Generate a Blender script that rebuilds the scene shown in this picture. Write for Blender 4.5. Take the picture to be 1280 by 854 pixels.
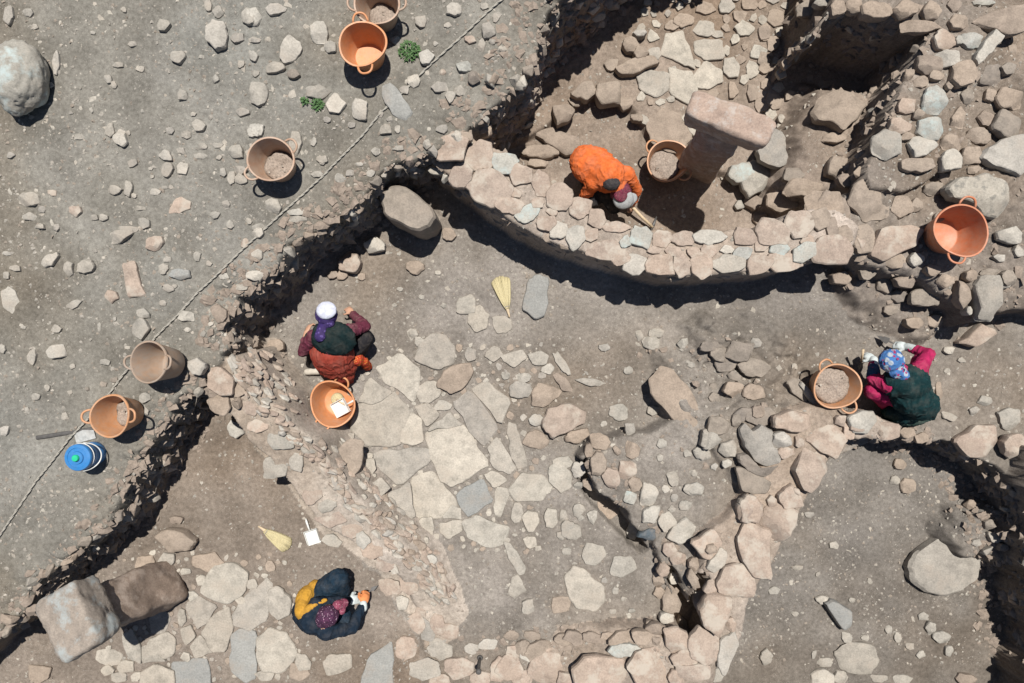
import bpy, bmesh, math, random
import numpy as np
from mathutils import Vector, Matrix, Quaternion, noise as mnoise

for o in list(bpy.data.objects):
    bpy.data.objects.remove(o, do_unlink=True)
scene = bpy.context.scene
COL = scene.collection
R = math.radians

# ------------------------------------------------------------------ camera
CAM_H = 6.4                       # drone height above the plateau surface (z = 0)
FPX = 853.33                      # focal length in photo pixels (24 mm equivalent)
cam_d = bpy.data.cameras.new('camera')
cam_d.sensor_width = 36.0
cam_d.lens = 24.0
cam_d.clip_start = 0.05
cam_d.clip_end = 2000
cam = bpy.data.objects.new('camera', cam_d)
cam.location = (0, 0, CAM_H)
COL.objects.link(cam)
scene.camera = cam

# ------------------------------------------------------------------ sky and sun
SUN_DIR = Vector((-0.09, -0.325, -1.0)).normalized()
world = bpy.data.worlds.new('World')
scene.world = world
world.use_nodes = True
wn = world.node_tree
bg = wn.nodes['Background']
sky = wn.nodes.new('ShaderNodeTexSky')
sky.sky_type = 'NISHITA'
sky.sun_disc = False
sky.sun_elevation = R(71.7)
sky.sun_rotation = math.atan2(0.09, 0.325)
sky.altitude = 700
wn.links.new(sky.outputs[0], bg.inputs[0])
bg.inputs[1].default_value = 0.05
sun_d = bpy.data.lights.new('sun', 'SUN')
sun_d.energy = 5.0
sun_d.angle = R(0.55)
sun_d.color = (1.0, 0.965, 0.91)
sun = bpy.data.objects.new('sun', sun_d)
sun.rotation_euler = SUN_DIR.to_track_quat('-Z', 'Y').to_euler()
sun.location = (1, 3, 12)
COL.objects.link(sun)
vs = scene.view_settings
vs.view_transform = 'Standard'
vs.look = 'None'
vs.exposure = 0.45
vs.gamma = 1.0
vs.use_curve_mapping = False

rng = random.Random(11)
nrg = np.random.default_rng(5)


# ------------------------------------------------------------------ helpers
def W(px, py, z):
    k = (CAM_H - z) / FPX
    return Vector(((px - 640) * k, -(py - 427) * k, z))


def tag(o, label=None, cat=None, group=None, kind=None):
    if label: o['label'] = label
    if cat: o['category'] = cat
    if group: o['group'] = group
    if kind: o['kind'] = kind
    return o


def link(name, me, mat=None, parent=None, loc=None):
    o = bpy.data.objects.new(name, me)
    COL.objects.link(o)
    if mat is not None and me is not None:
        if len(me.materials) == 0:
            me.materials.append(mat)
    if loc is not None: o.location = loc
    if parent is not None: o.parent = parent
    return o


def empty(name, loc=(0, 0, 0)):
    o = bpy.data.objects.new(name, None)
    o.empty_display_size = 0.1
    o.location = loc
    COL.objects.link(o)
    return o


def mesh(name, verts, faces, smooth=True, sharp=None):
    me = bpy.data.meshes.new(name)
    me.from_pydata([tuple(v) for v in verts], [], faces)
    me.update()
    if smooth:
        me.polygons.foreach_set('use_smooth', [True] * len(me.polygons))
        if sharp: me.set_sharp_from_angle(angle=R(sharp))
    return me


# value noise on numpy arrays
_T = nrg.random((256, 256)).astype(np.float32)


def vnoise(x, y, s, ox=0.0):
    x = x / s + 57.3 + ox * 3.1
    y = y / s + 91.7 + ox * 7.7
    xi = np.floor(x).astype(np.int64); yi = np.floor(y).astype(np.int64)
    fx = x - xi; fy = y - yi
    fx = fx * fx * (3 - 2 * fx); fy = fy * fy * (3 - 2 * fy)
    a = _T[xi & 255, yi & 255]; b = _T[(xi + 1) & 255, yi & 255]
    c = _T[xi & 255, (yi + 1) & 255]; d = _T[(xi + 1) & 255, (yi + 1) & 255]
    return ((a * (1 - fx) + b * fx) * (1 - fy) + (c * (1 - fx) + d * fx) * fy) * 2 - 1


def fbm(x, y, s, octv=4, ox=0.0):
    r = 0; a = 1; t = 0
    for k in range(octv):
        r = r + a * vnoise(x, y, s, ox + k * 5.3); t += a
        a *= 0.5; s *= 0.5
    return r / t


def sdf(poly, X, Y):
    """signed distance, positive inside; poly: list of (x, y)"""
    d2 = np.full(X.shape, 1e12)
    ins = np.zeros(X.shape, bool)
    n = len(poly)
    for i in range(n):
        ax, ay = poly[i]; bx, by = poly[(i + 1) % n]
        ex, ey = bx - ax, by - ay
        wx, wy = X - ax, Y - ay
        t = np.clip((wx * ex + wy * ey) / max(ex * ex + ey * ey, 1e-12), 0, 1)
        dx = wx - ex * t; dy = wy - ey * t
        d2 = np.minimum(d2, dx * dx + dy * dy)
        if ey != 0:
            c = (ay > Y) != (by > Y)
            ins ^= c & (X < ex * (Y - ay) / ey + ax)
    return np.where(ins, 1, -1) * np.sqrt(d2)


def sstep(a, b, x):
    t = np.clip((x - a) / (b - a), 0, 1)
    return t * t * (3 - 2 * t)


# ------------------------------------------------------------------ materials
def new_mat(name):
    m = bpy.data.materials.new(name)
    m.use_nodes = True
    nt = m.node_tree
    b = nt.nodes['Principled BSDF']
    b.inputs['Specular IOR Level'].default_value = 0.25
    return m, nt, b


def N(nt, t, **kw):
    n = nt.nodes.new(t)
    for k, v in kw.items():
        setattr(n, k, v)
    return n


def noise_node(nt, vec, scale, detail=4, rough=0.6):
    n = N(nt, 'ShaderNodeTexNoise')
    n.inputs['Scale'].default_value = scale
    n.inputs['Detail'].default_value = detail
    n.inputs['Roughness'].default_value = rough
    nt.links.new(vec, n.inputs['Vector'])
    return n.outputs['Fac']


def ramp(nt, fac, stops):
    r = N(nt, 'ShaderNodeValToRGB')
    el = r.color_ramp.elements
    el[0].position, el[0].color = stops[0][0], (*stops[0][1], 1)
    el[1].position, el[1].color = stops[1][0], (*stops[1][1], 1)
    for p, c in stops[2:]:
        e = el.new(p); e.color = (*c, 1)
    nt.links.new(fac, r.inputs[0])
    return r.outputs[0]


def mul(nt, a, b, fac=1.0, mode='MULTIPLY'):
    m = N(nt, 'ShaderNodeMix', data_type='RGBA', blend_type=mode)
    if isinstance(fac, float): m.inputs[0].default_value = fac
    else: nt.links.new(fac, m.inputs[0])
    nt.links.new(a, m.inputs[6])
    if isinstance(b, tuple): m.inputs[7].default_value = (*b, 1)
    else: nt.links.new(b, m.inputs[7])
    return m.outputs[2]


def grey(v): return (v, v, v)


def bump(nt, bsdf, h, strength, dist):
    b = N(nt, 'ShaderNodeBump')
    b.inputs['Strength'].default_value = strength
    b.inputs['Distance'].default_value = dist
    nt.links.new(h, b.inputs['Height'])
    nt.links.new(b.outputs[0], bsdf.inputs['Normal'])


def stone_mat(name, col, spot=None, spotscale=5.0, rough=0.9, pits=False, contrast=1.0):
    m, nt, b = new_mat(name)
    geo = N(nt, 'ShaderNodeNewGeometry')
    oi = N(nt, 'ShaderNodeObjectInfo')
    pos = geo.outputs['Position']
    rgb = N(nt, 'ShaderNodeRGB'); rgb.outputs[0].default_value = (col[0] * 0.78, col[1] * 0.78, col[2] * 0.78, 1)
    c = rgb.outputs[0]
    # object to object brightness and hue
    c = mul(nt, c, ramp(nt, oi.outputs['Random'],
            [(0.0, (0.84, 0.84, 0.85)), (1.0, (1.10, 1.08, 1.05)), (0.35, (1.01, 0.99, 0.96)), (0.7, (0.94, 0.95, 0.95))]))
    n1 = noise_node(nt, pos, 9.0, 5, 0.65)
    c = mul(nt, c, ramp(nt, n1, [(0.28, grey(1 - 0.28 * contrast)), (0.72, grey(1 + 0.22 * contrast))]))
    n2 = noise_node(nt, pos, 60.0, 4, 0.7)
    c = mul(nt, c, ramp(nt, n2, [(0.3, grey(0.78)), (0.7, grey(1.18))]))
    # dust of the local soil lying on parts of the stone
    n3 = noise_node(nt, pos, 4.5, 6, 0.7)
    c = mul(nt, c, (0.225, 0.185, 0.148), ramp(nt, n3, [(0.5, grey(0)), (0.72, grey(0.6))]), 'MIX')
    if spot:
        n4 = noise_node(nt, pos, spotscale, 5, 0.7)
        c = mul(nt, c, spot, ramp(nt, n4, [(0.5, grey(0)), (0.62, grey(0.85))]), 'MIX')
    nt.links.new(c, b.inputs['Base Color'])
    b.inputs['Roughness'].default_value = rough
    h = n2
    mm = N(nt, 'ShaderNodeMath', operation='ADD')
    nt.links.new(n2, mm.inputs[0]); nt.links.new(noise_node(nt, pos, 18.0, 5, 0.7), mm.inputs[1])
    h = mm.outputs[0]
    if pits:
        v = N(nt, 'ShaderNodeTexVoronoi'); v.inputs['Scale'].default_value = 16
        nt.links.new(pos, v.inputs['Vector'])
        pr = ramp(nt, v.outputs['Distance'], [(0.0, grey(-1.0)), (0.28, grey(1))])
        m2 = N(nt, 'ShaderNodeMath', operation='ADD')
        nt.links.new(h, m2.inputs[0]); nt.links.new(pr, m2.inputs[1]); h = m2.outputs[0]
    bump(nt, b, h, 0.6, 0.005)
    return m


MS = {
    'g': stone_mat('limestone_grey', (0.38, 0.35, 0.305)),
    'w': stone_mat('limestone_pale', (0.48, 0.445, 0.39)),
    'p': stone_mat('limestone_pink', (0.41, 0.325, 0.265), spot=(0.37, 0.325, 0.27)),
    't': stone_mat('limestone_tan', (0.345, 0.28, 0.225)),
    'b': stone_mat('limestone_lichen', (0.42, 0.41, 0.37), spot=(0.33, 0.375, 0.355)),
    'd': stone_mat('stone_dusty', (0.29, 0.25, 0.21)),
    'c': stone_mat('stone_bluegrey', (0.31, 0.31, 0.295), contrast=0.5),
    'k': stone_mat('stone_slate', (0.10, 0.125, 0.145), contrast=0.6),
    'o': stone_mat('boulder_lichen', (0.36, 0.34, 0.30), spot=(0.36, 0.42, 0.41), spotscale=3.0, pits=True),
    'f': stone_mat('flagstone_pale', (0.455, 0.415, 0.355), contrast=1.2),
    'h': stone_mat('flagstone_grey', (0.40, 0.362, 0.31), contrast=1.2),
    's': stone_mat('boulder_speckled', (0.44, 0.40, 0.34), spot=(0.17, 0.16, 0.14), spotscale=11.0),
}


def simple_mat(name, col, rough=0.6, var=0.15, scale=30.0, bumps=0.0, spec=0.3, dust=0.0, dustcol=(0.36, 0.30, 0.24)):
    m, nt, b = new_mat(name)
    geo = N(nt, 'ShaderNodeNewGeometry'); pos = geo.outputs['Position']
    rgb = N(nt, 'ShaderNodeRGB'); rgb.outputs[0].default_value = (*col, 1)
    n1 = noise_node(nt, pos, scale, 4, 0.6)
    c = mul(nt, rgb.outputs[0], ramp(nt, n1, [(0.3, grey(1 - var)), (0.7, grey(1 + var))]))
    if dust > 0:
        n3 = noise_node(nt, pos, 14.0, 6, 0.7)
        c = mul(nt, c, dustcol, ramp(nt, n3, [(0.38, grey(dust * 0.15)), (0.72, grey(dust))]), 'MIX')
    nt.links.new(c, b.inputs['Base Color'])
    b.inputs['Roughness'].default_value = rough
    b.inputs['Specular IOR Level'].default_value = spec
    if bumps: bump(nt, b, n1, bumps, 0.006)
    return m


def soil_mat():
    m, nt, b = new_mat('soil')
    geo = N(nt, 'ShaderNodeNewGeometry'); pos = geo.outputs['Position']
    at = N(nt, 'ShaderNodeVertexColor', layer_name='soil')
    c = at.outputs[0]
    n1 = noise_node(nt, pos, 2.2, 6, 0.62)
    c = mul(nt, c, ramp(nt, n1, [(0.3, (0.76, 0.75, 0.74)), (0.7, (1.22, 1.22, 1.22))]))
    n2 = noise_node(nt, pos, 26.0, 6, 0.7)
    c = mul(nt, c, ramp(nt, n2, [(0.28, (0.66, 0.65, 0.64)), (0.72, (1.32, 1.32, 1.32))]))
    n5 = noise_node(nt, pos, 140.0, 3, 0.7)
    c = mul(nt, c, ramp(nt, n5, [(0.25, grey(0.72)), (0.75, grey(1.26))]))
    # crushed limestone specks
    v = N(nt, 'ShaderNodeTexVoronoi'); v.inputs['Scale'].default_value = 48.0
    nt.links.new(pos, v.inputs['Vector'])
    sp = ramp(nt, v.outputs['Distance'], [(0.16, grey(0.45)), (0.30, grey(0))])
    dens = ramp(nt, noise_node(nt, pos, 3.5, 4, 0.6), [(0.42, grey(0)), (0.66, grey(1))])
    mk = mul(nt, sp, dens)
    c = mul(nt, c, (0.33, 0.305, 0.265), mk, 'MIX')
    nt.links.new(c, b.inputs['Base Color'])
    b.inputs['Roughness'].default_value = 0.95
    b.inputs['Specular IOR Level'].default_value = 0.1
    a = N(nt, 'ShaderNodeMath', operation='ADD')
    nt.links.new(n2, a.inputs[0]); nt.links.new(n5, a.inputs[1])
    bump(nt, b, a.outputs[0], 0.6, 0.006)
    return m


SOIL = soil_mat()

# ------------------------------------------------------------------ terrain
GS = 0.014
fx0, fx1, fy0, fy1 = -6.0, 6.0, -4.15, 4.15
ext = np.cumsum(0.02 * 1.32 ** np.arange(1, 27))
xs = np.concatenate([fx0 - ext[::-1], np.arange(fx0, fx1 + GS / 2, GS), fx1 + ext])
ys = np.concatenate([fy0 - ext[::-1], np.arange(fy0, fy1 + GS / 2, GS), fy1 + ext])
nx, ny = len(xs), len(ys)
X, Y = np.meshgrid(xs, ys)


def wpoly(pts, z):
    return [tuple(W(x, y, z).xy) for x, y in pts]


# traced rims, photo pixels at the height of the rim
EDGE_B = [(930, -200), (870, -145), (805, -92), (748, -42), (706, -2), (686, 16), (670, 48), (656, 82), (640, 112), (612, 138), (590, 160), (568, 172)]
EDGE_D = [(545, 186), (520, 203), (482, 209), (449, 250), (417, 279), (385, 297), (351, 308), (340, 338), (318, 353), (294, 366), (287, 400), (276, 440)]
EDGE_F = [(255, 468), (246, 490), (222, 498), (206, 518), (182, 562), (176, 592), (150, 606), (137, 632), (129, 655), (102, 682), (54, 726), (20, 766), (-20, 800)]
PLATEAU = EDGE_B + EDGE_D + EDGE_F + [(-700, 1400), (-9000, 1400), (-9000, -9000), (930, -9000)]
CURVE_IN = [(x + (5 if x < 800 else 1), y - (12 if x < 800 else 6)) for x, y in [(536, 214), (563, 236), (590, 258), (625, 283), (660, 302), (700, 318), (740, 331), (790, 343), (840, 350), (890, 348), (950, 342), (1000, 334), (1048, 322), (1068, 314)]]
CURVE_OUT = [(1076, 284), (1050, 262), (1012, 262), (985, 272), (955, 285), (900, 291), (860, 294), (820, 288), (780, 284), (745, 268), (712, 246), (680, 226), (648, 205), (612, 182), (575, 166), (550, 172)]
NORTH = [(1028, 44), (1038, 24), (1058, 10), (1082, 8), (1104, 18), (1130, 26), (1165, 26), (1190, 14), (1200, -300), (1085, -300), (1046, -60), (1040, 5)]
RWALL = [(1165, 30), (1150, 68), (1135, 100), (1118, 135), (1104, 160), (1090, 190), (1080, 214), (1092, 236), (1135, 238), (1158, 226), (1190, 205), (1215, 120), (1260, 40), (1270, 10), (1190, 0)]
EAST = [(1188, -300), (1172, 30), (1178, 120), (1150, 220), (1060, 240), (1040, 262), (1070, 300), (1072, 318), (1100, 330), (1140, 343), (1180, 356), (1202, 378), (1226, 398), (1250, 390), (1300, 388), (1500, 388), (9000, 388), (9000, -9000), (1188, -9000)]
SHELF = [(1070, 318), (1180, 352), (1186, 372), (1182, 398), (1160, 410), (1122, 403), (1090, 380), (1066, 352)]
EWALL_TOP = [(262, 452), (300, 452), (330, 500), (372, 545), (400, 580), (440, 640), (490, 690), (520, 735), (540, 780), (552, 815), (520, 830), (505, 775), (470, 722), (420, 690), (390, 668), (345, 598), (310, 556), (285, 520), (252, 490)]
R2WALL = [(985, 512), (1030, 508), (1070, 520), (1098, 524), (1130, 536), (1100, 548), (1058, 546), (1036, 572), (1012, 612), (990, 655), (968, 700), (940, 745), (926, 800), (895, 838), (880, 990), (600, 990), (600, 838), (640, 826), (700, 808), (760, 800), (840, 800), (862, 790), (868, 770), (872, 720), (890, 672), (920, 640), (946, 606), (962, 570)]
HROOM = [(1050, 548), (1100, 546), (1142, 551), (1168, 566), (1202, 582), (1228, 602), (1250, 640), (1268, 682), (1284, 740), (1300, 860), (1310, 1000), (840, 1000), (858, 830), (880, 770), (910, 700), (950, 620), (1000, 570)]
RUBBLE = [(725, 575), (740, 592), (752, 612), (772, 632), (790, 645), (800, 662), (820, 672), (826, 700), (838, 735), (850, 760), (862, 775), (900, 700), (950, 600), (1000, 520), (1000, 500), (950, 480), (880, 520), (800, 540), (740, 550)]
SLABS_HI = [(882, 538), (900, 520), (930, 505), (985, 505), (980, 560), (960, 605), (930, 610), (905, 580)]
PIT = [(640, 190), (690, 160), (712, 140), (745, 128), (785, 142), (800, 172), (812, 190), (880, 215), (950, 240), (965, 290), (860, 300), (740, 280), (690, 250)]
MOUND = [(1010, 170), (1040, 120), (1090, 130), (1110, 160), (1085, 215), (1050, 235), (1010, 230)]

wx = X + 0.075 * fbm(X, Y, 0.26, 3, 1.0) + 0.014 * fbm(X, Y, 0.08, 2, 2.0)
wy = Y + 0.075 * fbm(X, Y, 0.26, 3, 3.0) + 0.014 * fbm(X, Y, 0.08, 2, 4.0)

# floors: main room rises gently to the east
H = -0.92 + 0.13 * sstep(1.2, 4.2, X) + 0.10 * sstep(-0.5, -3.0, Y) * sstep(-1.0, 0.5, X)
soil_id = np.zeros(H.shape, np.int8)          # which soil


def lower(poly, z, w, sid=None):
    global H
    d = sdf(wpoly(poly, z), wx, wy)
    t = sstep(-w, 0, d)
    H = H * (1 - t) + z * t
    if sid is not None: soil_id[d > 0] = sid


FROOM = [(240, 470), (310, 540), (400, 660), (480, 725), (520, 800), (540, 1000), (-300, 1000), (-100, 700), (150, 500)]
BROOM = [(560, -300), (560, 150), (640, 215), (720, 268), (800, 300), (900, 305), (1010, 275), (1060, 225), (1120, 140), (1160, 60), (1190, -300)]
lower(FROOM, -0.85, 0.10, 1)
lower(BROOM, -1.36, 0.10, 2)
lower(PIT, -1.47, 0.06, 2)
lower(HROOM, -1.42, 0.05, 3)
WALLID = np.full(H.shape, -1, np.int8)


def raise_(poly, z, w, soil=None, wall=None, warp=1.0, rim=0.05, zn=0.0, rim_w=0.10, slump=0.0, z2=None, mask=None):
    global H
    P = wpoly(poly, z)
    ax = X + (wx - X) * warp; ay = Y + (wy - Y) * warp
    d = sdf(P, ax, ay)
    wv = w * (1 + slump * np.clip(0.5 + fbm(X, Y, 0.5, 3, 9.0) * 1.4, 0, 1))
    t = np.clip((d + wv) / wv, 0, 1)
    # crumbly face: ledges and hollows
    ter = fbm(X + 3, Y, 0.16, 3, 6.0) * 0.22 * (4 * t * (1 - t))
    t = np.clip(t * t * (3 - 2 * t) + ter, 0, 1)
    ztop = z + zn * fbm(X, Y, 0.5, 4, 7.0) - rim * np.exp(-np.clip(d, 0, 9) / rim_w)
    if z2 is not None: ztop = ztop + z2
    if mask is not None: t = t * mask
    up = np.maximum(ztop - H, 0)
    H = H + up * t
    if soil is not None: soil_id[(d > -w * 0.9) & (up > 0)] = soil
    if wall is not None: WALLID[(t > 0.12) & (up > 0.02)] = wall
    return d


raise_(MOUND, -0.85, 0.35, None, None, 1.0, 0.0, 0.05)
LUMP = [(862, 452), (890, 432), (935, 428), (985, 446), (1012, 470), (1010, 505), (960, 512), (915, 530), (885, 548), (860, 520)]
dL = raise_(LUMP, -0.66, 0.38, None, None, 1.8, 0.0, 0.34)
CRUMB = [(1195, 668), (1222, 648), (1258, 640), (1275, 680), (1268, 705), (1230, 692), (1205, 685)]
dCr = raise_(CRUMB, -1.12, 0.20, 3, None, 1.6, 0.0, 0.10)
raise_(RUBBLE, -0.60, 0.04, None, None, 0.8, 0.02, 0.05)
raise_(SLABS_HI, -0.52, 0.05, None, None, 0.8, 0.02, 0.03)
dS = raise_(SHELF, -0.58, 0.16, 4, None, 1.3, 0.06, 0.12)
# the diagonal wall drops from north to south; its east face is battered
slope = -0.42 * sstep(-0.2, -2.4, Y) - 0.36 * sstep(-2.1, -2.95, Y)
EHALF = wpoly([(296, 452), (330, 500), (372, 545), (400, 580), (440, 640), (490, 690), (520, 735), (540, 780), (552, 815), (900, 815), (900, 300), (330, 440)], -0.3)
em = sstep(-0.12, -0.04, sdf(EHALF, X, Y))
dE = raise_(EWALL_TOP, -0.12, 0.05, 5, 0, 0.6, 0.0, 0.03, z2=slope)
raise_(EWALL_TOP, -0.12, 0.24, 5, 0, 0.6, 0.0, 0.03, z2=slope, mask=em)
dC = raise_(CURVE_IN + CURVE_OUT, -0.17, 0.05, 6, 1, 0.55, 0.02, 0.03)
dI = raise_(EAST, -0.26, 0.07, 4, None, 1.1, 0.05, 0.12)
dN = raise_(NORTH, -0.16, 0.025, 4, 2, 1.0, 0.02, 0.04)
dR = raise_(RWALL, -0.17, 0.025, 4, 3, 0.7, 0.02, 0.04)
lowend = -0.48 * sstep(1.9, -0.1, X) * sstep(-2.2, -2.6, Y)
dR2 = raise_(R2WALL, -0.42, 0.05, 6, 4, 0.7, 0.03, 0.04, z2=lowend)
raise_([(1288, 590), (1308, 622), (1322, 665), (1334, 725), (1340, 800), (1346, 1000), (1700, 1000), (1700, 560), (1300, 560)], -0.40, 0.04, 4, None, 2.6, 0.05, 0.10)
dP = raise_(PLATEAU, 0.0, 0.035, 7, None, 1.2, 0.045, 0.02, 0.16, slump=1.2)
CRACK = [(724, 568), (732, 588), (746, 610), (768, 632), (786, 645), (797, 662), (802, 676), (794, 680), (780, 662), (762, 650), (744, 632), (730, 606), (722, 584)]
CHAN = [(822, 690), (832, 700), (846, 740), (850, 690), (858, 688), (868, 720), (868, 766), (858, 786), (846, 776), (838, 748), (824, 712)]
lower(CRACK, -1.12, 0.02)
lower(CHAN, -1.15, 0.02)
# ground beyond the frame
raise_([(-9000, -9000), (9000, -9000), (9000, -170), (-9000, -170)], 0.0, 0.2, 7, None, 1, 0.05)
raise_([(-9000, 1040), (9000, 1040), (9000, 9000), (-9000, 9000)], -0.1, 0.2, 7, None, 1, 0.05)
raise_([(1420, -9000), (9000, -9000), (9000, 9000), (1420, 9000)], -0.1, 0.3, 7, None, 1, 0.05)
# small relief
plat = sstep(0.0, 0.3, dP)
inner = sstep(-0.4, -0.15, dP)
H = H + 0.016 * fbm(X, Y, 0.9, 4, 11) + 0.011 * fbm(X, Y, 0.16, 4, 12) + 0.0065 * fbm(X, Y, 0.05, 3, 13)
clod = np.clip(fbm(X, Y, 0.16, 4, 14) - 0.12, 0, 1)
rough_zone = np.exp(-(np.minimum(np.abs(dP), 3) / 0.22) ** 2) + 0.5 * sstep(-0.1, 0.2, dI) + 0.6 * sstep(-0.15, 0.0, dS) + 1.0 * sstep(-0.35, 0.05, dL) + 0.9 * sstep(-0.2, 0.0, dCr)
H = H + clod * 0.13 * np.clip(rough_zone, 0, 1)

# level spot dug out for the bucket behind the red vest
bs = W(415, 505, -0.63)
bd = np.hypot(X - bs.x, Y - bs.y)
lv = 1 - sstep(0.19, 0.30, bd)
H = H * (1 - lv) + np.minimum(H, -0.915) * lv
FOFF = len(ext)


def height(x, y):
    i = FOFF + int(round((x - fx0) / GS)); j = FOFF + int(round((y - fy0) / GS))
    i = min(max(i, 0), nx - 1); j = min(max(j, 0), ny - 1)
    return float(H[j, i])


_zs = np.arange(0.35, -1.9, -0.006)


def hit(px, py):
    k = (CAM_H - _zs) / FPX
    x = (px - 640) * k; y = -(py - 427) * k
    i = np.clip(FOFF + np.round((x - fx0) / GS).astype(int), 0, nx - 1)
    j = np.clip(FOFF + np.round((y - fy0) / GS).astype(int), 0, ny - 1)
    a = H[j, i] >= _zs
    n = int(np.argmax(a)) if a.any() else len(_zs) - 1
    return float(_zs[n])


def ground_at(px, py):
    return W(px, py, hit(px, py))


inner_room = (1 - sstep(-0.2, 0.0, dP))[..., None]
# soil colours
SC = np.array([(0.236, 0.210, 0.182), (0.225, 0.188, 0.155), (0.265, 0.214, 0.172), (0.190, 0.172, 0.152),
               (0.235, 0.200, 0.168), (0.40, 0.345, 0.290), (0.345, 0.290, 0.242), (0.214, 0.201, 0.174)])
col = SC[soil_id] * 0.76
# patches of dark humic and pale ashy soil in the main room and the plateau
pn = fbm(X, Y, 1.1, 4, 21)[..., None]
pale = np.array((1.16, 1.18, 1.22)); warm = np.array((0.90, 0.84, 0.78))
col = col * np.where(pn > 0, 1 + (pale - 1) * np.clip(pn * 1.6, 0, 1), 1 + (warm - 1) * np.clip(-pn * 1.6, 0, 1))
pm = fbm(X, Y, 0.38, 4, 23)[..., None]
col = col * (1 + 0.22 * pm * np.array((1.0, 1.02, 1.05)))
sw = np.clip(fbm(X * 0.35 + Y * 0.9, Y * 0.25 - X * 0.2, 0.10, 3, 25), -1, 1)[..., None]      # brushed streaks
col = col * (1 + 0.07 * sw * inner_room)
# trodden earth in the passage to the east is darker
pc = W(985, 405, -0.85)
dk = np.exp(-(((X - pc.x) / 1.0) ** 2 + ((Y - pc.y) / 0.33) ** 2))[..., None]
col = col * (1 - 0.30 * dk)
# grey patches on the plateau
gp = (sstep(0.05, 0.5, fbm(X, Y, 1.6, 3, 31)) * plat)[..., None]
col = col * (1 - gp) + gp * np.array((0.176, 0.172, 0.155))


def grid_mesh(name, mask):
    """faces of the height field whose cell is in mask"""
    jj, ii = np.nonzero(mask)
    a = jj * nx + ii
    quads = np.stack([a, a + 1, a + 1 + nx, a + nx], 1)
    used, inv = np.unique(quads.ravel(), return_inverse=True)
    co = np.stack([X.ravel()[used], Y.ravel()[used], H.ravel()[used]], 1).astype(np.float32)
    cc = np.concatenate([col.reshape(-1, 3)[used], np.ones((len(used), 1))], 1).astype(np.float32)
    me = bpy.data.meshes.new(name)
    me.vertices.add(len(used)); me.vertices.foreach_set('co', co.ravel())
    nq = len(quads)
    me.loops.add(nq * 4); me.loops.foreach_set('vertex_index', inv.astype(np.int32))
    me.polygons.add(nq)
    me.polygons.foreach_set('loop_start', np.arange(0, nq * 4, 4, dtype=np.int32))
    me.polygons.foreach_set('use_smooth', np.ones(nq, bool))
    me.update(calc_edges=True)
    at = me.color_attributes.new('soil', 'FLOAT_COLOR', 'POINT')
    at.data.foreach_set('color', cc.ravel())
    me.materials.append(SOIL)
    return me


cellw = WALLID[:-1, :-1].copy()
ground = link('ground', grid_mesh('ground', cellw < 0))
tag(ground, kind='structure', label='bare earth of the excavation with its plateau, trenches and room floors')
WALLS = {}
for k, lab in enumerate(['straight sloping rubble wall with smooth plastered top between two paved rooms',
                         'curved dry stone wall of pinkish blocks behind the crouching orange jacket',
                         'stone wall end above the black pit at the excavation rim',
                         'stone wall with pale bluish capstones beside the black pit',
                         'curving wall of large pink blocks around the deep bare room']):
    w = empty('stone_wall')
    tag(w, lab, 'wall', 'excavated stone walls')
    link('core', grid_mesh('wall_core', cellw == k), parent=w)
    WALLS[k] = w


# ------------------------------------------------------------------ stones
def chaikin(p, it=1, q=0.22):
    for _ in range(it):
        r = []
        n = len(p)
        for i in range(n):
            a, b = p[i], p[(i + 1) % n]
            r.append(a * (1 - q) + b * q); r.append(a * q + b * (1 - q))
        p = r
    return p


def resample(p, n):
    p = list(p) + [p[0]]
    L = [0]
    for i in range(len(p) - 1): L.append(L[-1] + (p[i + 1] - p[i]).length)
    out = []; k = 0
    for i in range(n):
        t = L[-1] * i / n
        while L[k + 1] < t: k += 1
        f = (t - L[k]) / max(L[k + 1] - L[k], 1e-9)
        out.append(p[k].lerp(p[k + 1], f))
    return out


def blob_outline(w, h, rot, r):
    n = r.choice((5, 6, 6, 7, 8))
    a0 = r.random() * 6.28
    pts = []
    for i in range(n):
        a = a0 + (i + r.uniform(-0.28, 0.28)) * 2 * math.pi / n
        q = r.uniform(0.80, 1.20)
        x, y = math.cos(a), math.sin(a)
        s = 1 / (abs(x) ** 2.6 + abs(y) ** 3.2) ** (1 / 3.2)
        pts.append(Vector((x * s * q * w / 2, y * s * q * h / 2)))
    c, s = math.cos(R(rot)), math.sin(R(rot))
    return [Vector((p.x * c - p.y * s, p.x * s + p.y * c)) for p in pts]


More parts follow.
